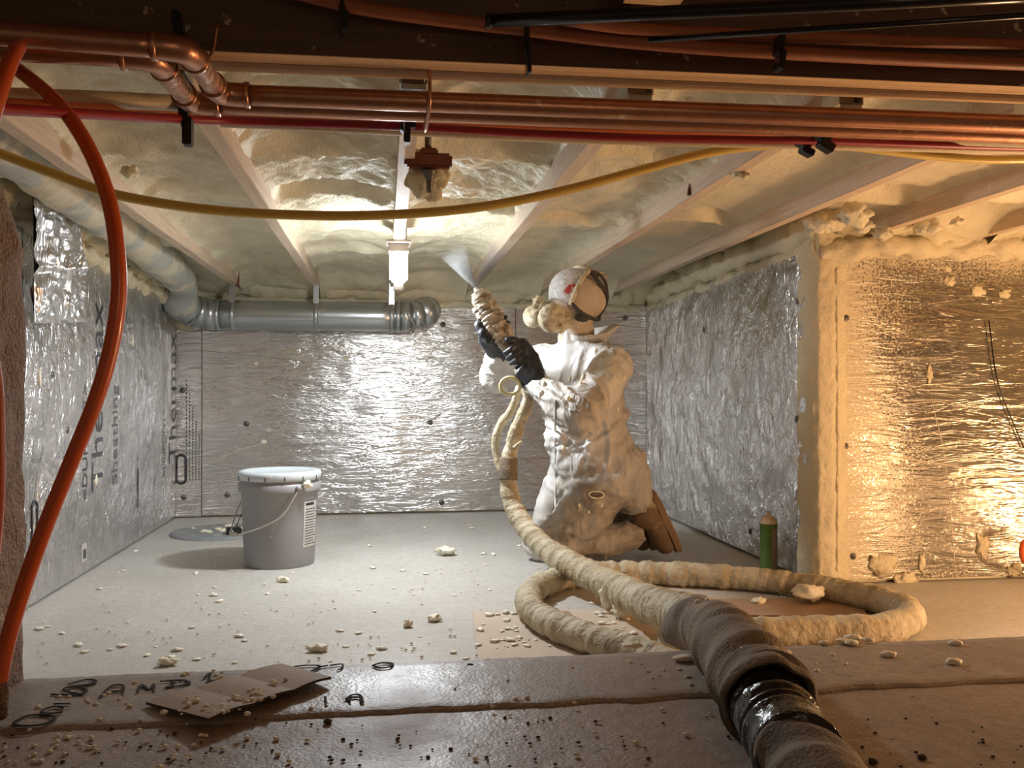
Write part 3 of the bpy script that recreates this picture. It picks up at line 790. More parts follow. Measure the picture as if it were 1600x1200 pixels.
# ------------------------------------------------------------------ lamp on the joist
lc = P(617, 417, 3.28); lx, ly = JX[3] - .0, lc.y
root = empty('work_lamp', (lx, ly, ZB)); tag(root, 'glowing white lamp fixed under the middle ceiling joist', 'lamp')
def lb(nm, lo, hi, mat, bev=.003): return link(nm, frommesh(boxbm(lo, hi, bev)), M[mat], root)
zt, zb = P(617, 395, 3.28).z - ZB, P(617, 440, 3.28).z - ZB
hw_ = .032
lb('lamp_holder', (-.036, -.03, zt), (.036, .03, 0), 'porcelain')
lb('light_diffuser', (-hw_, -.022, zb), (hw_, .022, zt), 'led', .008)
lb('holder_plate', (-.044, -.05, -.010), (.044, .05, 0), 'porcelain')
ll = light('lamp_glow', 'SPOT', (lx, ly, ZB + zb - .04), 41, (.90, .95, 1), .035, (lx, ly, 0), PI * .985); ll.data.spot_blend = .35
lb('lamp_cap', (-.018, -.016, zb - .035), (.018, .016, zb), 'porcelain')
link('lamp_cord', tube([(.03, -.02, -.03), (.034, -.025, -.02), (.03, -.01, 0.0), (.028, .0, .05)], .0025, 6, .01), M['wire'], root)

# ------------------------------------------------------------------ red-brown T bracket below the tubes
p = P(669, 249, 2.12)
root = empty('pipe_bracket', p); tag(root, 'dark red T-shaped bracket poking out of the foam right of the lamp joist', 'bracket')
k = 2.12 / 1400
link('cross_bar', frommesh(boxbm((-37 * k, -.015, -14 * k), (37 * k, .015, 9 * k), .006)), M['brownred'], root)
link('neck', frommesh(boxbm((-13 * k, -.012, 5 * k), (15 * k, .012, 17 * k), .004)), M['brownred'], root)
link('screw_stub', tube([(.003, 0, -14 * k), (.004, .01, -30 * k), (.005, .015, -50 * k)], [.019, .011, .004], 12, .004, True, lambda s, a, p: 1 + .08 * math.sin(s * 900)), M['brass'], root)
link('foam_collar', blob((0, .03, -.03), .05, .4, 1.6, 4, (1, .5, 1.1), 8), M['foam'], root)
link('top_rod', tube([(0, 0, 15 * k), (0, .01, .12)], .008, 8, .05), M['brass'], root)

# ------------------------------------------------------------------ bucket, sump cover, can
bp = P(437, 880, z=0); bd = .68 * F / 272
root = empty('bucket', bp); tag(root, 'grey lidded plastic bucket standing on the pale floor', 'bucket')
H = .365
link('body', lathe([(0, .004), (.120, .004), (.131, 0), (.133, .006), (.140, .15), (.146, .285), (.148, .287), (.156, .288), (.157, .292), (.157, .318), (.150, .321), (.149, .328), (.154, .330), (.154, .334), (.149, .337), (.149, .352), (.14, .352)], 56), M['bucket'], root)
link('lid', lathe([(0, H - .008), (.128, H - .008), (.135, H - .001), (.148, H), (.157, H - .004), (.160, H - .012), (.160, H - .028), (.155, H - .034), (.151, H - .034), (.151, H - .015)], 56), M['lid'], root)
for k in range(14):
    a = 2 * PI * k / 14; c = Vector((math.cos(a) * .1605, math.sin(a) * .1605, H - .024))
    me = frommesh(boxbm((-.0015, -.002, -.008), (.0015, .002, .008))); me.transform(Matrix.Rotation(a, 4, 'Z')); me.transform(Matrix.Translation(c)); link('lid_notch', me, M['inkgrey'], root)
e1 = Vector((.085, -.137, .305)); e2 = Vector((-.085, .137, .305))
h = [e1, e1 + Vector((-.02, -.012, -.04)), e1 + Vector((-.06, -.025, -.10)), Vector((-.05, -.165, .165)), Vector((-.135, -.12, .135)), Vector((-.172, -.06, .128)), Vector((-.18, .02, .16)), Vector((-.155, .09, .24)), e2]
link('bail_handle', tube(h, .0028, 8, .01), M['wire'], root)
link('handle_grip', tube([Vector((-.148, -.112, .134)), Vector((-.172, -.06, .128)), Vector((-.178, -.03, .132))], .008, 12, .01), M['wire'], root)
for e in (e1, e2):
    n = Vector((e.x, e.y, 0)).normalized(); link('handle_ear', tube([e - n * .015, e + n * .005], .011, 14, .01), M['bucket'], root)
link('foam_dab', blob(e1 + Vector((.03, .01, .012)), .016, .5, scale=(1.1, .6, .9), seed=2), M['foam_blob'], root)
def onb(a0, a1, z0, z1, off, nm, mat):
    def f(u, v):
        a = math.radians(a0 + (a1 - a0) * u); z = z0 + (z1 - z0) * v; r = .133 + .0485 * z + off
        return Vector((math.cos(a) * r, math.sin(a) * r, z))
    link(nm, grid(f, 12, 4), M[mat], root)
onb(-45, -12, .075, .25, .0008, 'paper_label', 'paper')
onb(-42, -22, .235, .245, .0014, 'label_heading', 'ink')
for i in range(14): onb(-42, -14 - (i % 3) * 3, .085 + i * .0103, .088 + i * .0103, .0014, 'label_line', 'inkgrey')

dc = P(345, 833, z=0)
root = empty('sump_cover', dc); tag(root, 'round grey foam-speckled cover disc on the floor behind the bucket', 'cover')
link('disc', lathe([(0, .014), (.21, .014), (.222, .012), (.226, .006), (.226, 0)], 56), simple('cover_plastic', (.26, .27, .27), .55, 0, .2, 14, .003, 60, dirt=((.72, .7, .6), 24, .63)), root)
p = P(365, 832, z=.02) - dc
me = frommesh(boxbm((-.032, -.03, 0), (.032, .03, .035), .004)); me.transform(Matrix.Rotation(.3, 4, 'Z')); me.transform(Matrix.Translation((p.x, p.y, .010))); link('black_block', me, M['black'], root)
link('cord', tube([Vector((p.x + .01, p.y, .04)), Vector((p.x + .03, p.y - .01, .09)), Vector((p.x + .05, p.y - .02, .13))], .002, 6, .01), M['black'], root)
for i in range(14):
    a = R.uniform(0, 2 * PI); r = R.uniform(0, .19)
    link('foam_crumb', blob((math.cos(a) * r, math.sin(a) * r, .016), R.uniform(.007, .018), .5, seed=i, sub=2, scale=(1.3, 1, .5)), M['foam_blob'], root)

cp = P(1201, 897, z=0)
root = empty('aerosol_can', cp); tag(root, 'green aerosol can standing on the floor by the right foil wall', 'can')
link('can_body', lathe([(0, 0), (.030, 0), (.0325, .003), (.0325, .006), (.0315, .008), (.0315, .180), (.033, .183), (.033, .187)], 32), M['can'], root)
link('can_shoulder', lathe([(.033, .187), (.032, .192), (.028, .203), (.020, .211), (.010, .214), (.009, .217), (0, .217)], 32), M['cantop'], root)
def canl(u, v):
    a = math.radians(-95 + 45 * u); z = .02 + .15 * v; return Vector((math.cos(a) * .0319, math.sin(a) * .0319, z))
link('can_label', grid(canl, 8, 3), simple('can_print', (.17, .13, .08), .45, 0, .5, 60), root)
link('nozzle', lathe([(.007, .216), (.007, .229), (.005, .233), (0, .233)], 16), M['cantop'], root)

# ------------------------------------------------------------------ cardboard
def sheet(name, corners, z, th, mats, label, lift=None, parts=1, cat='cardboard'):
    root = empty(name, corners[0]); tag(root, label, cat)
    a, b, c, d = [Vector(x) for x in corners]          # a-b near edge ... order round the sheet
    for i in range(parts):
        def f(u, v, off=0):
            uu = (i + u * .995) / parts
            p = a.lerp(b, uu).lerp(d.lerp(c, uu), v)
            if lift: p.z += lift(uu, v)
            p.z += off; return p - root.location
        n = 12
        V, Fc = [], []
        for off in (th, 0):
            V += [f(x / n, y / n, off) for y in range(n + 1) for x in range(n + 1)]
        N = (n + 1) ** 2
        for y in range(n):
            for x in range(n):
                q = y * (n + 1) + x
                Fc += [(q, q + 1, q + n + 2, q + n + 1), (N + q, N + q + n + 1, N + q + n + 2, N + q + 1)]
        rim = [x for x in range(n + 1)] + [y * (n + 1) + n for y in range(1, n + 1)] + [n * (n + 1) + x for x in range(n - 1, -1, -1)] + [y * (n + 1) for y in range(n - 1, 0, -1)]
        for q in range(len(rim)):
            r1, r2 = rim[q], rim[(q + 1) % len(rim)]; Fc.append((r1, N + r1, N + r2, r2))
        me = mesh('sheet', V, Fc, False); me.materials.append(mats[0]); me.materials.append(mats[1])
        for pgn in me.polygons:
            if pgn.index >= 2 * n * n: pgn.material_index = 1
        link('flap' if parts > 1 else 'sheet', me, None, root)
    return root
zl = .2035
sheet('cardboard_piece', [P(228, 1101, z=zl), P(440, 1040, z=zl), P(518, 1068, z=zl), P(326, 1138, z=zl)], zl, .004, (M['card'], M['cardedge']), 'folded brown cardboard piece lying on the concrete ledge',
      lambda u, v: .010 * v * (1 - u * .3) + .003 * abs(math.sin(3 * PI * u)), 3)
sheet('cardboard_sheet', [P(738, 957, z=0), P(1335, 947, z=0), P(1500, 1060, z=0), P(748, 1040, z=0)], 0, .004, (M['cardfloor'], M['card']), 'large tan cardboard sheet on the floor under the coiled hose')
sheet('cardboard_strip', [P(1040, 962, z=.005), P(1060, 938, z=.005), P(1342, 936, z=.005), P(1356, 965, z=.005)], 0, .004, (M['cardstrip'], M['cardedge']), 'darker brown cardboard strip lying at the far edge of the sheet')

# ------------------------------------------------------------------ hoses
def ridge0(p): return 1 - 2 * abs(mn.noise(p)) * 2
def wrapped(amp=.10, pitch=.045, nz=.10, seedv=0):
    def rf(s, a, p):
        ph = s / pitch * 2 * PI + a * 1.0 + 1.3 * mn.noise(p * 14)
        w = (ph / (2 * PI)) % 1.0
        step = (w - .5) * .9 + (.5 if w > .9 else 0) * 0
        return 1 + amp * step + nz * mn.fractal(p * 26 + Vector((seedv, 0, 0)), 1, 2, 3) + .05 * mn.noise(p * 8)
    return rf
root = empty('spray_hose', P(1000, 980, z=0)); tag(root, 'foam-crusted wrapped spray hose running from the gun over the concrete ledge', 'hose')
h1 = [P(822, 600, 3.22), P(826, 625, 3.24), P(812, 660, 3.27), P(800, 695, 3.30), P(793, 735, 3.30), P(800, 785, 3.28), P(822, 825, 3.22), P(850, 855, 3.12), P(895, 885, 2.98), P(945, 910, 2.80), P(1000, 938, 2.55), P(1045, 955, 2.25), P(1080, 968, 1.95), P(1108, 982, 1.72)]
link('hose_wrap', L_(tube(h1, [.020, .022, .024, .025, .030, .035, .037, .042, .046, .048, .050, .051, .052, .052], 26, .006, True, wrapped(.12, .05, .12)), root), M['hose'], root)
h2 = [P(812, 605, 3.26), P(800, 640, 3.30), P(783, 662, 3.33), P(774, 690, 3.34), P(778, 720, 3.34), P(790, 745, 3.32)]
link('branch_hose', L_(tube(h2, .0155, 18, .006, True, wrapped(.06, .06, .14, 5)), root), M['hose'], root)
link('tape_band', L_(tube([P(795, 715, 3.30), P(794, 750, 3.29)], .034, 22, .006, True, wrapped(.03, .05, .05)), root), M['sleeve'], root)
link('hose_tuft', L_(tube([P(803, 700, 3.25), P(815, 690, 3.24)], [.008, .005], 8, .01), root), M['crust'], root)
def sleeverf(s, a, p): return 1 + .12 * mn.fractal(p * 11, 1, 2, 3) + .05 * ridge0(p * 16) + .06 * math.sin(s * 48 + 2 * a + 3 * mn.noise(p * 9)) 
h3 = [P(1052, 985, 1.95), P(1085, 975, 1.76), P(1118, 990, 1.60), P(1158, 1035, 1.42), P(1184, 1070, 1.33), P(1198, 1092, 1.265)]
link('fabric_sleeve', L_(tube(h3, [.030, .052, .057, .058, .062, .066], 44, .004, True, sleeverf), root), M['sleeve'], root)
# open mouth of the sleeve: dark inside and rolled lip
T3 = (h3[-1] - h3[-2]).normalized(); e = h3[-1]
def lip(u, v):
    a = 2 * PI * u; n = T3.orthogonal().normalized(); b_ = T3.cross(n); rr_ = .066 * (1 + .10 * mn.noise(Vector((math.cos(a) * 2, math.sin(a) * 2, 1))))
    d = n * math.cos(a) + b_ * math.sin(a)
    pr_ = [(0, 0), (.016, .002), (.024, -.004), (.018, -.010), (-.02, -.02)]
    s = v * 4; i = min(3, int(s)); f = s - i
    ax = pr_[i][0] * (1 - f) + pr_[i + 1][0] * f; ro = pr_[i][1] * (1 - f) + pr_[i + 1][1] * f
    return e + T3 * ax * (1 + .8 * d.z) + d * (rr_ + ro)
link('sleeve_lip', L_(grid(lip, 48, 12), root), M['sleeve'], root)
h4 = [P(1180, 1062, 1.34), P(1206, 1110, 1.23), P(1228, 1150, 1.16), P(1250, 1186, 1.09)]
link('black_tape', L_(tube(h4, [.048, .052, .055, .054], 60, .004, True, lambda s, a, p: 1 + .05 * math.sin(s * 170 + 2 * mn.noise(p * 20) * 3 + a) + .06 * mn.fractal(p * 18, 1, 2, 3)), root), M['tape'], root)
h5 = [P(1240, 1176, 1.105), P(1275, 1225, 1.04), P(1310, 1290, .96), P(1360, 1400, .84)]
link('fabric_sleeve', L_(tube(h5, .056, 40, .006, True, sleeverf), root), M['sleeve'], root)
for i in range(26):
    j = R.randrange(0, 4); t_ = R.random(); c = h3[j].lerp(h3[j + 1], t_); rr_ = [.034, .055, .0585, .06][j]
    a = R.uniform(-1.1, 1.1); c = c + Vector((math.sin(a) * rr_ * .9, -.2 * rr_, math.cos(a) * rr_))
    link('foam_bead', L_(blob(c, R.uniform(.003, .006), .2, sub=1), root), M['foam_blob'], root)

root = empty('coiled_hose', P(1100, 990, z=0)); tag(root, 'foam-coated hose lying in a wide loop on the floor in front of the kneeling worker', 'hose')
zc = .041
loop = [P(1040, 1000, z=zc), P(1120, 990, z=zc), P(1200, 988, z=zc), P(1290, 985, z=zc), P(1370, 983, z=zc), P(1415, 972, z=zc), P(1420, 956, z=zc), P(1385, 941, z=zc), P(1330, 927, z=zc), P(1260, 915, z=zc), P(1180, 905, z=zc), P(1080, 898, z=zc), P(990, 895, z=zc), P(930, 897, z=zc), P(880, 903, z=zc), P(840, 918, z=zc), P(826, 938, z=zc), P(838, 960, z=zc), P(880, 982, z=zc), P(940, 1004, z=zc), P(1010, 1026, z=zc), P(1070, 1050, z=zc)]
def rl(s, a, p):
    k = mn.noise(p * 3)
    return 1 + (.10 if k > -.1 else .03) * (((s / .035 + a / 6.28 + .5 * mn.noise(p * 12)) % 1) - .5) + .16 * mn.fractal(p * 22, 1, 2, 3)
link('hose_wrap', L_(tube(loop, .040, 26, .006, True, rl), root), M['hose'], root)

# ------------------------------------------------------------------ the kneeling worker
pc = P(925, 880, z=0)
W_ = empty('person', (pc.x, pc.y, 0))
tag(W_, 'kneeling person in a white hooded coverall, gloves and full-face mask aiming a foam gun', 'person')
hip = P(930, 722, 3.47); Lhip = P(965, 735, 3.42); Rhip = P(905, 735, 3.56)
chest = P(905, 600, 3.45); belly = P(915, 665, 3.46)
Lsh, Rsh = P(958, 572, 3.32), P(856, 566, 3.56)
Lel, Rel = P(906, 648, 3.01), P(776, 588, 3.52)
Lwr, Rwr = P(842, 603, 3.18), P(778, 552, 3.36)
Lkn, Rkn = P(872, 846, 3.36), P(852, 842, 3.56)
Lan, Ran = P(985, 838, 3.52), P(960, 835, 3.68)
neck = P(900, 522, 3.45)
fdir = Vector((-.82, -.57, 0)).normalized(); qf = Vector((0, -1, 0)).rotation_difference(fdir)
S_ = []
def ell(c, rx, ry, rz): S_.append((c, (rx, ry, rz), qf))
def interp(a, b, n, ra, rb):
    for i in range(n + 1):
        t_ = i / n; ell(a.lerp(b, t_), *[ra[k] * (1 - t_) + rb[k] * t_ for k in range(3)])
interp(P(906, 560, 3.47), chest, 4, (.16, .11, .09), (.175, .14, .10))
interp(chest, belly, 4, (.175, .14, .10), (.17, .155, .10))
interp(belly, hip, 4, (.17, .155, .10), (.185, .17, .11))
ell(P(935, 755, 3.47), .19, .165, .10)
S_ += limb(P(903, 560, 3.46), neck, .085, .07)
S_ += limb(P(930, 565, 3.42), Lsh, .09, .082); S_ += limb(P(880, 565, 3.5), Rsh, .09, .08)
S_ += limb(Lsh, Lel, .084, .078); S_ += limb(Lel, Lwr, .082, .050)
S_ += limb(Lsh.lerp(Lel, .8), Lel + Vector((0, 0, -.012)), .078, .078)
S_ += limb(Rsh, Rel, .082, .075); S_ += limb(Rel, Rwr, .074, .046)
S_ += limb(Lhip, Lkn, .130, .090); S_ += limb(Rhip, Rkn, .125, .085)
S_ += limb(Lkn + Vector((.01, 0, -.025)), Lan, .074, .066); S_ += limb(Rkn + Vector((0, 0, -.025)), Ran, .072, .062)
S_ += limb(Lhip, P(985, 770, 3.45), .12, .09)
suit = spheres_remesh(S_, .0075, 5, 'coverall')
def ridge(p): return max(0, 1 - 3.2 * abs(mn.fractal(p, 1, 2, 2))) ** 1.5
def seg(co, a, b):
    ab = b - a; t_ = max(0, min(1, (co - a).dot(ab) / ab.length_squared)); return t_, (co - (a + ab * t_)).length, ab.normalized()
def folds(co, n):
    wv = Vector((mn.noise(co * 5), mn.noise(co * 5 + Vector((9, 0, 0))), mn.noise(co * 5 + Vector((0, 9, 0))))) * .05
    q_ = co + wv
    w = .014 * mn.fractal(co * 7, 1, 2, 2)
    t3, dt, ax = seg(co, Lel, Lwr); arm = S(dt, .16, .09)
    t4, dt4, ax4 = seg(co, Lsh, Lel); arm2 = S(dt4, .14, .09) * S(t4, .2, .5)
    # drapes on the body run down and across; on the sleeve they gather along the limb
    body = ridge(Vector((q_.x * 9, q_.y * 9, q_.z * 2.4 + q_.x * 2)))
    waist = ridge(Vector((q_.x * 3, q_.y * 3, q_.z * 11 - q_.x * 5))) * S(abs(co.z - .56), .17, .05)
    low = ridge(Vector((q_.x * 6, q_.y * 6, q_.z * 9 + q_.x * 5))) * S(co.z, .42, .3)
    k_ = max(arm, arm2)
    c_ = q_ - Lel; al = c_.dot(ax)
    slv = ridge(Vector(((c_ - ax * al).x * 14, (c_ - ax * al).z * 14, al * 3 + (c_ - ax * al).y * 12)))
    w += (1 - k_) * (.013 * body * (1 - S(co.z, .5, .3) * .6) + .018 * waist + .010 * low) + k_ * .014 * slv
    return w - .008
displace(suit, folds)
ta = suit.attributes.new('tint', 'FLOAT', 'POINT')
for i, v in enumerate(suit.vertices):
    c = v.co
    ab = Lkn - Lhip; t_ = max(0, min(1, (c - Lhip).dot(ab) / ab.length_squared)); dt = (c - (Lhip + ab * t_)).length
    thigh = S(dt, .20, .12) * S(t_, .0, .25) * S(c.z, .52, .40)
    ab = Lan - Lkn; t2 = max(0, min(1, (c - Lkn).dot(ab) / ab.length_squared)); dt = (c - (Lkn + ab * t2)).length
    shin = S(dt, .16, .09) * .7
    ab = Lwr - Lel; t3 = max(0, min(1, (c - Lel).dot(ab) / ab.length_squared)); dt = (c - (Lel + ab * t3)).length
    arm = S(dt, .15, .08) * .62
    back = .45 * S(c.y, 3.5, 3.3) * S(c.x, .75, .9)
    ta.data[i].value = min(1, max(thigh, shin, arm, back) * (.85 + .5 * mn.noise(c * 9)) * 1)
suit_o = link('coverall', L_(suit, W_), M['suit'], W_)
from mathutils.bvhtree import BVHTree
bvh = BVHTree.FromPolygons([tuple(v.co + W_.location) for v in suit.vertices], [tuple(p.vertices) for p in suit.polygons])
def hit(px, py):
    d = (P(px, py, 1) - CAM).normalized(); h_ = bvh.ray_cast(CAM, d)
    return (h_[0], h_[1]) if h_[0] else (P(px, py, 3.3), -d)
hp, hn = hit(932, 773)
me = blob((0, 0, 0), 1, .3, 1.5, 3, (.026, .006, .013)); me.transform(Vector((0, -1, 0)).rotation_difference(hn).to_matrix().to_4x4()); me.transform(Matrix.Translation(hp)); link('torn_hole', L_(me, W_), M['sleeve'], W_)
ringp = []
for k in range(19):
    a = 2 * PI * k / 18; q_ = hit(932 + 11.5 * math.cos(a), 773 + 5.5 * math.sin(a)); ringp.append(q_[0] + q_[1] * .002)
link('torn_edge', L_(tube(ringp, .0025, 6, .004, True, lambda s, a, p: 1 + .6 * mn.noise(p * 90)), W_), M['foam_blob'], W_)
zp = [hit(868, y_) for y_ in range(625, 800, 12)]
link('zip_placket', L_(tube([a_ + n_ * .001 for a_, n_ in zp], .004, 8, .01), W_), M['suit'], W_)
def onp(pts, r, nm, mat, rf=None): return link(nm, L_(tube([P(*p) for p in pts], r, 10, .01, True, rf), W_), M[mat], W_)
# head under a knitted sock
Fh = (Vector((-.88, -.18, .48))).normalized(); Sh = Vector((0, 0, 1)).cross(Fh).normalized(); Uh = Fh.cross(Sh).normalized()   # Sh: his left
hc = P(904, 467, 3.43)
HS = .94
def H_(f, s, u): return hc + (Fh * f + Sh * s + Uh * u) * HS
qh = Matrix((Sh, -Fh, Uh)).transposed().to_quaternion()
hs = [(hc, (.082, .098, .110), qh), (H_(-.02, 0, .02), (.082, .094, .094), qh), (H_(.03, 0, -.07), (.06, .07, .06), qh)] + limb(H_(-.01, 0, -.06), neck + Vector((0, 0, -.02)), .068, .075)
hd = spheres_remesh(hs, .008, 6, 'head'); displace(hd, lambda c, n: .003 * mn.fractal(c * 22, 1, 2, 3))
link('head_sock', L_(hd, W_), M['sock'], W_)
# lowered hood and collar
def hood(u, v):
    a = -2.6 + 5.2 * u
    back = max(0, math.cos(a)) ** 1.5
    r_ = .078 + .018 * v + .055 * back * v + .006 * mn.noise(Vector((a * 3, v * 4, 0)))
    z = neck.z - .045 + .035 * v + .05 * back * v + .006 * mn.noise(Vector((a * 4, v * 3, 4)))
    c = neck + Vector((.025, .0, 0)); d = Vector((math.cos(a + .35), math.sin(a + .35), 0))
    return Vector((c.x + d.x * r_, c.y + d.y * r_, z))
hm_ = grid(hood, 40, 10); 
o = link('hood', L_(hm_, W_), M['suit'], W_); sm = o.modifiers.new('s', 'SOLIDIFY'); sm.thickness = .006
# full-face mask
mask = empty('face_mask', (0, 0, 0)); mask.parent = W_
def vis(u, v, off=0):
    a = math.radians(-74 + 148 * u); b_ = math.radians(-42 + 105 * v)
    return H_(.012 + (.122 + off) * math.cos(b_) * math.cos(a) ** .8 if abs(math.cos(a)) > 0 else 0, (.094 + off) * math.cos(b_) ** .5 * math.sin(a), .01 + (.105 + off) * math.sin(b_))
def MK(me, nm, mat):
    me.transform(Matrix.Translation(-W_.location)); o = link(nm, me, M[mat], mask); return o
o = MK(grid(vis, 40, 30), 'visor', 'visor'); sm = o.modifiers.new('s', 'SOLIDIFY'); sm.thickness = .004
rim = [vis(1, k / 10, .004) for k in range(11)] + [vis(1 - k / 14, 1, .004) for k in range(1, 15)] + [vis(0, 1 - k / 10, .004) for k in range(1, 11)]
MK(tube(rim, .010, 12, .006, True, lambda s, a, p: 1 + .3 * mn.fractal(p * 40, 1, 2, 3)), 'seal_rim', 'crust')
# red patch at the temple
def patch(u, v): return vis(.84 + .13 * u, .16 + .26 * v, .0035)
MK(grid(patch, 8, 8), 'red_patch', 'red')
def can_(c, axis, r, h, seed):
    me = tube([c, c + axis * h * .35, c + axis * h * .7, c + axis * h], [r * .8, r, r, r * .86], 72, .003, True, lambda s, a, p: 1 + .22 * mn.fractal(p * 55 + Vector((seed, 0, 0)), .7, 2, 4))
    return me
ca = (Sh * .75 + Fh * .45 - Uh * .45).normalized()
MK(can_(P(860, 496, 3.34), (P(866, 498, 3.28) - P(860, 496, 3.34)).normalized(), .052, .05, 1), 'filter_canister', 'crust')
MK(blob(P(874, 502, 3.33), .045, .4, 4, 4, (1, .7, .9), 3), 'filter_crust', 'crust')
MK(can_(P(838, 494, 3.42), Vector((-.7, -.5, -.2)).normalized(), .042, .04, 2), 'filter_canister', 'crust')
MK(blob(P(842, 479, 3.37), .030, .5, 2, 3, (.9, 1, 1.2), 4), 'nose_cup', 'crust')
MK(blob(P(852, 488, 3.36), .030, .5, 2, 3, (1, 1, 1), 5), 'nose_cup', 'crust')
strapm = [vis(1, .95, .006), H_(-.02, .088, .075), H_(-.07, .07, .062), H_(-.105, .03, .03), H_(-.112, .0, -.01), H_(-.10, .045, -.045), H_(-.05, .086, -.066), H_(.0, .092, -.07), vis(1, .05, .006)]
MK(tube(strapm, .0075, 8, .008), 'head_strap', 'strap')
MK(tube([vis(1, .9, .006), H_(-.01, .06, .115), H_(-.06, .04, .105), H_(-.105, .02, .06)], .006, 8, .008), 'head_strap', 'strap')
MK(blob(H_(.0, .03, .118), .022, .5, 2.4, 3, (1.6, .8, .5), 6), 'strap_buckle', 'crust')
MK(blob(H_(-.03, .04, .116), .018, .5, 2.4, 3, (1.4, .8, .5), 7), 'strap_buckle', 'crust')
MK(blob(H_(-.02, .085, -.085), .02, .4, 2, 3, (1.5, .5, .7), 8), 'strap_buckle', 'strap')
# gloves with five fingers each, closed round the gun
GA, GB = P(746, 456, 3.24), P(806, 556, 3.22)       # gun axis, nozzle to rear
gax = (GB - GA).normalized(); gn = (-FW - gax * (-FW).dot(gax)).normalized(); gs = gax.cross(gn)
def glove(wrist, t_, spread, sgn, gr=.030):
    "palm on one side of the gun, fingers wrapping round it towards -spread side"
    base = GA.lerp(GB, t_)
    s = []
    palm = base + gs * sgn * (gr + .018)
    s += limb(wrist, palm.lerp(wrist, .25), .040, .037)
    s += limb(palm - gax * .032, palm + gax * .032, .022, .022); s += limb(palm.lerp(wrist, .2), palm, .034, .026)
    for i, off in enumerate((-.033, -.011, .011, .033)):
        ln = (.95, 1.05, 1.0, .85)[i]
        pts = []
        for k, ang in enumerate((0, 48, 100, 148)):
            a = math.radians(ang * ln); rr_ = gr + .012 - k * .001
            pts.append(base + gax * off + (gs * sgn * math.cos(a) + gn * (spread * math.sin(a))) * rr_)
        for q_, (p0, p1) in enumerate(zip(pts, pts[1:])): s += limb(p0, p1, .0118 - q_ * .0008, .0110 - q_ * .0008)
    th = [palm - gax * .03, base - gax * .055 + gs * sgn * gr * .9 + gn * .022 * spread, base - gax * .066 + gs * sgn * gr * .2 + gn * (gr + .006) * spread]
    for p0, p1 in zip(th, th[1:]): s += limb(p0, p1, .014, .0125)
    me = spheres_remesh(s, .0042, 2, 'glove'); displace(me, lambda c, n: .0018 * mn.fractal(c * 45, 1, 2, 3))
    return link('glove', L_(me, W_), M['glove'], W_)
glove(Rwr, .52, -1, 1 if gs.x < 0 else -1, .036)
glove(Lwr, 1.02, 1, -1 if gs.x < 0 else 1, .026)
for w_, e_, r_ in ((Lwr, P(812, 580, 3.2), .040), (Rwr, P(762, 532, 3.3), .034)):
    me = tube([w_, w_.lerp(e_, .5), e_], [r_ * 1.08, r_, r_ * .95], 24, .006, True, lambda s, a, p: 1 + .06 * mn.fractal(p * 30, 1, 2, 3)); link('glove_cuff', L_(me, W_), M['glove'], W_)
# foam drops on sleeve and chest
for i, (px, py, d, r) in enumerate(((845, 615, 3.11), (849, 602, 3.10), (846, 625, 3.1), (890, 592, 3.27), (913, 590, 3.26), (917, 598, 3.26), (887, 626, 3.06), (930, 545, 3.30), (866, 705, 3.28), (930, 660, 3.1)) and
        ((846, 617, 3.12, .013), (850, 601, 3.12, .010), (891, 592, 3.28, .010), (912, 592, 3.27, .014), (908, 600, 3.27, .009), (888, 625, 3.07, .010), (931, 550, 3.30, .010), (965, 640, 3, .008), (880, 700, 3, .008), (940, 790, 3, .007), (920, 800, 3, .006), (905, 790, 3, .006), (975, 590, 3, .007))):
    link('foam_drop', L_(blob(hit(px, py)[0], r, .3, seed=i, sub=2, scale=(.8, .6, 1.3)), W_), M['foam_blob'], W_)
# boots: toes on the floor, heels up, soles facing right
def boot(ankle, toe, heel, sc_=1.):
    s = []
    s += limb(ankle, heel.lerp(ankle, .4), .060 * sc_, .055 * sc_); s += limb(heel, heel.lerp(toe, .6), .046 * sc_, .050 * sc_); s += limb(heel.lerp(toe, .6), toe, .050 * sc_, .042 * sc_)
    s += limb(ankle, heel.lerp(toe, .45), .055 * sc_, .05 * sc_)
    me = spheres_remesh(s, .007, 4, 'boot'); displace(me, lambda c, n: .003 * mn.fractal(c * 20, 1, 2, 3))
    b = link('boot', L_(me, W_), M['boot'], W_)
    ax = (toe - heel).normalized(); out = ax.cross(Vector((0, 1, 0))).normalized()
    if out.x < 0: out = -out
    side = ax.cross(out)
    V, Fc = [], []
    L0 = (toe - heel).length; N = 40
    for lay, (o_, k_) in enumerate(((.026, 1.0), (.046, 1.03), (.052, .96))):
        for i in range(N):
            a = 2 * PI * i / N; ca_, sa = math.cos(a), math.sin(a)
            x = (L0 / 2 + .050) * math.copysign(abs(ca_) ** .8, ca_) * k_; w = .048 * math.copysign(abs(sa) ** .7, sa) * k_ * (1 - .12 * math.exp(-((x + .01) / .04) ** 2))
            V.append(heel.lerp(toe, .5) + ax * x + side * w + out * (o_ * sc_ - .004))
    for l in range(2):
        for i in range(N): Fc.append((l * N + i, l * N + (i + 1) % N, (l + 1) * N + (i + 1) % N, (l + 1) * N + i))
    Fc.append(tuple(2 * N + i for i in range(N))); Fc.append(tuple(range(N - 1, -1, -1)))
    me = mesh('sole', V, Fc, False); link('sole', L_(me, W_), M['sole'], b)
    b.data.update()
    return b
toeL = P(1040, 850, 3.53); heelL = P(1012, 790, 3.50)
boot(Lan.lerp(heelL, .75), toeL, heelL)
boot(Ran.lerp(P(985, 800, 3.68), .6), P(1004, 846, 3.68), P(985, 800, 3.68), .9)

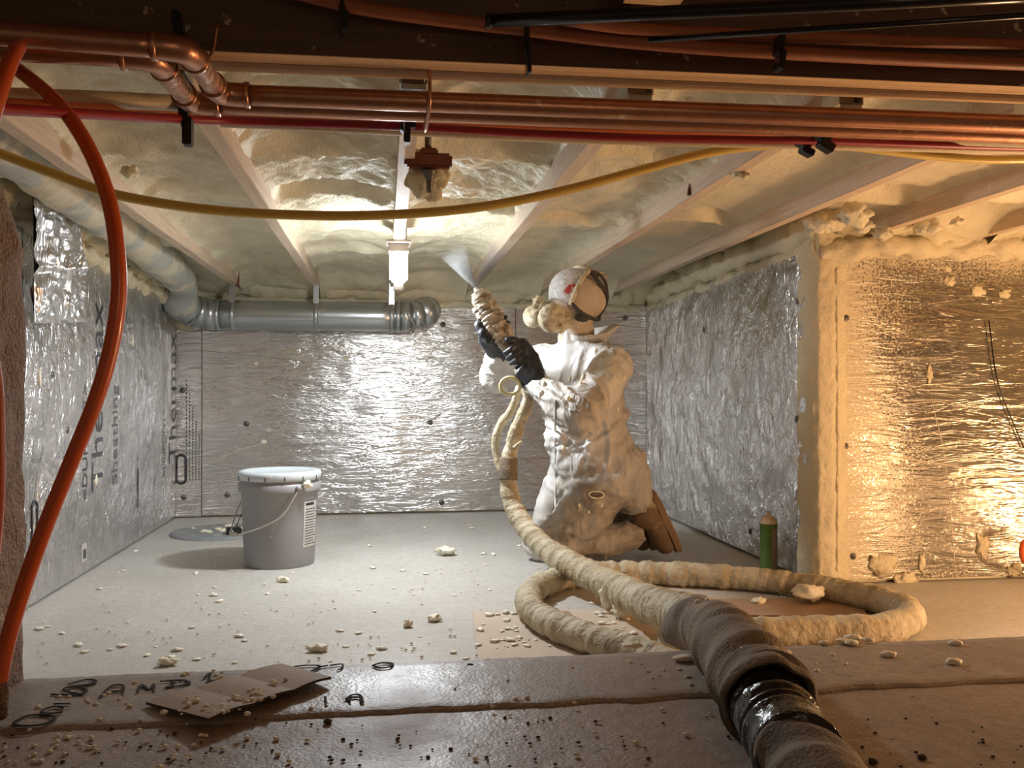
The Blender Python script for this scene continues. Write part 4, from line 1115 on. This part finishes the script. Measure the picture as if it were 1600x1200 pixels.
# ------------------------------------------------------------------ spray gun and its mist
root = empty('foam_gun', GA); tag(root, 'foam-crusted spray gun held up in both gloved hands', 'spray gun')
cr_ = lambda s, a, p: 1 + .12 * mn.noise(p * 25) + .26 * mn.fractal(p * 60, .7, 2, 4)
link('barrel', L_(tube([GA, GA.lerp(GB, .1), GA.lerp(GB, .3), GA.lerp(GB, .6)], [.024, .038, .041, .034], 64, .003, True, cr_), root), M['gun'], root)
link('gun_body', L_(tube([GA.lerp(GB, .22) - RT * .03, GA.lerp(GB, .6) - RT * .02, GB], [.026, .028, .024], 50, .003, True, cr_), root), M['gun'], root)
link('rear_grip', L_(tube([GA.lerp(GB, .5) + RT * .03, GB + RT * .012], .014, 16, .006, True, cr_), root), M['gun'], root)
link('hose_coupling', L_(tube([GB, P(815, 585, 3.22), P(822, 604, 3.22)], .020, 18, .006, True, cr_), root), M['gun'], root)
link('nozzle', L_(tube([GA - gax * .016, GA + gax * .01], [.006, .014], 14, .004), root), M['foam_blob'], root)
cpt = P(797, 603, 3.17)
ring = []
for k in range(25):
    a = 2 * PI * k / 24; ring.append(cpt + RT * math.cos(a) * .034 + Vector((0, 0, 1)) * math.sin(a) * .030)
o = link('hose_ring', tube(ring, .0065, 10, .006, True), M['ring']); tag(o, 'pale yellow ring dangling below the gloved hand of the worker', 'ring')

def mist(a, b, r0, r1, name, label):
    L0 = (b - a).length
    me = tube([(0, 0, .0), (0, 0, .5), (0, 0, 1.)], [r0, (r0 + r1) / 2, r1], 24, .1)
    for v in me.vertices: v.co.y *= .55
    o = link(name, me, M['mist']); q = Vector((0, 0, 1)).rotation_difference(b - a)
    o.location = a; o.rotation_mode = 'QUATERNION'; o.rotation_quaternion = q; o.scale = (1, 1, L0)
    tag(o, label, 'spray mist', kind='stuff')
N0 = GA - gax * .018
mist(N0, P(702, 382, 3.22), .004, .06, 'spray_mist', 'white fan of mist leaving the nozzle up to the left')
mist(N0, P(806, 350, 3.14), .004, .055, 'spray_mist', 'white fan of mist leaving the nozzle along the ceiling joist')

# ------------------------------------------------------------------ foam scraps
def scrap(name, px, py, z, r, sc_, seed, label, amp=.6, group=None, cat='foam scrap'):
    p = P(px, py, z=z)
    me = blob((0, 0, 0), r, amp, 1.9, 3, sc_, seed)
    zmin = min(v.co.z for v in me.vertices)
    o = link(name, me, M['foam_blob']); o.location = (p.x, p.y, z - zmin - .001)
    tag(o, label, cat, group)
    return o
scrap('foam_scrap', 697, 868, 0, .034, (1.1, .8, .5), 1, 'cream foam chunk alone on the pale floor left of the kneeling worker')
scrap('foam_scrap', 952, 955, .004, .040, (.7, .7, 1.1), 2, 'upright white foam chunk inside the hose loop beside the crossing hoses')
scrap('foam_scrap', 970, 966, .004, .028, (1, .8, .7), 12, 'white foam lump leaning on the upright chunk in the hose loop')
scrap('foam_scrap', 1262, 942, .010, .042, (1.1, .8, .55), 3, 'ragged cream foam clump against the far side of the hose loop')
scrap('foam_scrap', 1186, 944, .004, .022, (1, .8, .5), 13, 'small foam crumb lying left of the ragged clump in the loop')
scrap('foam_scrap', 638, 980, 0, .014, (1, .8, .7), 4, 'small round foam crumb on the floor, left one of the pair below the chunk')
scrap('foam_scrap', 678, 971, 0, .018, (1.1, .8, .55), 5, 'flaky foam crumb on the floor, right one of the pair below the chunk')
scrap('foam_scrap', 496, 1018, 0, .018, (1.3, .8, .6), 6, 'cream foam roll on the floor just beyond the cardboard on the ledge')
scrap('foam_scrap', 260, 1040, 0, .018, (1.3, .7, .5), 7, 'shell-shaped white foam scrap at the floor edge behind the ledge lettering')
scrap('foam_scrap', 442, 910, 0, .016, (1.3, .8, .6), 8, 'foam crumb on the floor right in front of the bucket')
scrap('foam_scrap', 989, 1013, .2, .012, (1.6, .8, .45), 9, 'flat orange-tinged foam drop on the ledge where the loop disappears', .2)
scrap('foam_scrap', 1072, 1033, .2, .014, (1.7, .8, .45), 10, 'oval foam drop on the ledge touching the dark sleeve', .2)
for i, (px, py) in enumerate(((1287, 1007), (1316, 1005), (1332, 1001), (1330, 1008), (1357, 1003), (1228, 1022), (1388, 1026), (1490, 1038), (1493, 1008))):
    scrap('foam_drop', px, py, .2, R.uniform(.007, .012), (1.4, .9, .55), i, 'smooth oval foam drop on the ledge right of the dark sleeve', .2, 'foam drops on the ledge right of the sleeve', 'foam drop')
# flakes on the pale floor
protos = [blob((0, 0, 0), 1, .6, 1.8, 2, (1.3, .9, .35), s) for s in range(5)]
n = 0
while n < 150:
    px, py = R.uniform(60, 1000), R.uniform(815, 1040)
    if n > 95: px, py = R.uniform(745, 1000), R.uniform(960, 1015)
    p = P(px, py, z=0)
    if p.x < XL + .05 or p.y > YB - .05: continue
    if (Vector((p.x, p.y, 0)) - bp).length < .17: continue
    r = R.choice((.005, .007, .009, .012))
    o = link('foam_flake', R.choice(protos), M['flake']); o.location = (p.x, p.y, r * .3 + (.004 if px > 742 and py > 957 else 0)); o.scale = (r, r, r); o.rotation_euler.z = R.uniform(0, 6)
    if n > 95: tag(o, 'tiny cream foam flake lying at the left end of the tan cardboard sheet', 'foam flake', 'foam flakes on the cardboard sheet')
    elif py < 900: tag(o, 'tiny cream foam flake on the pale floor around or beyond the bucket', 'foam flake', 'foam flakes on the floor round the bucket')
    else: tag(o, 'tiny cream foam flake on the pale floor between bucket and ledge', 'foam flake', 'foam flakes on the floor before the ledge')
    n += 1
def stuffblobs(name, spots, label, parent=None, mat='foam_blob'):
    bm = bmesh.new()
    for (p, r) in spots:
        bmesh.ops.create_icosphere(bm, subdivisions=1, radius=1, matrix=Matrix.Translation(p) @ Matrix.Diagonal((r * 1.25, r, r * .75, 1)))
    o = link(name, frommesh(bm, name, True), M[mat], parent); tag(o, label, 'foam beads' if mat == 'foam_blob' else 'grit', kind='stuff')
sp = []
for i in range(150):
    px, py = R.uniform(0, 1100), R.uniform(1010, 1200)
    yl = 1056 - px * .037
    if py < yl + 4: continue
    if R.random() > (1.0 if px < 340 else .35): continue
    z = .201 if py < yl + 80 else .1965
    sp.append((P(px, py, z=z) + Vector((0, 0, .001)), R.uniform(.0018, .0042)))
for cx, cy, n_, s in ((130, 1160, 14, 22), (160, 1090, 8, 25), (300, 1180, 12, 40), (60, 1190, 8, 35), (1165, 1105, 0, 0), (1155, 1112, 9, 20), (1055, 1055, 6, 25), (1290, 1040, 6, 20), (340, 1045, 22, 28)):
    for i in range(n_):
        px, py = R.gauss(cx, s), R.gauss(cy, s * .35)
        yl = 1056 - px * .037; z = .201 if py < yl + 80 else .1965
        if py > yl + 4: sp.append((P(px, py, z=z) + Vector((0, 0, .001)), R.uniform(.002, .0045)))
stuffblobs('foam_beads', sp, 'tiny cream foam beads sprinkled over the concrete ledge')
sp = []
for cx, cy, n_, s in ((345, 1112, 16, 14), (370, 1090, 12, 14), (400, 1082, 10, 14), (300, 1095, 10, 22), (420, 1060, 5, 14)):
    for i in range(n_):
        px, py = R.gauss(cx, s), R.gauss(cy, s * .35)
        sp.append((P(px, py, z=.2175), R.uniform(.002, .0050)))
stuffblobs('foam_beads', sp, 'cream foam beads heaped on the cardboard piece')
sp = [(P(R.uniform(0, 1600), R.uniform(1120, 1200), z=.1965), R.uniform(.001, .003)) for i in range(120)] + [(P(px, py, z=.198), .006) for px, py in ((1441, 1183), (1365, 1190), (512, 1127), (735, 1040))]
stuffblobs('grit', sp, 'dark grit scattered on the brown concrete in front of the ledge', None, 'cardedge')
sp = []
while len(sp) < 420:
    p = P(R.uniform(50, 1240), R.uniform(812, 1040), z=0)
    if XL + .03 < p.x < XR and p.y < YB - .03 and (p - bp).length > .16:
        c_ = p if R.random() < .5 or not sp else sp[-1][0] + Vector((R.gauss(0, .02), R.gauss(0, .03), 0))
        sp.append((Vector((c_.x, c_.y, .0045)), R.uniform(.0015, .0045)))
stuffblobs('foam_dust', sp, 'fine white foam dust strewn over the pale floor')
# orange cord at the right edge
o = link('power_cord', tube([P(1640, 905, z=.006), P(1605, 880, 3.12), P(1598, 862, 3.11), P(1606, 845, 3.11), P(1650, 835, 3.1)], .012, 10, .01), M['orange']); tag(o, 'orange power cord at the far right end of the warm-lit foil wall', 'cord')
print('OBJECTS', len(bpy.data.objects), 'TRIS', sum(len(o.data.polygons) for o in bpy.data.objects if o.type == 'MESH'))
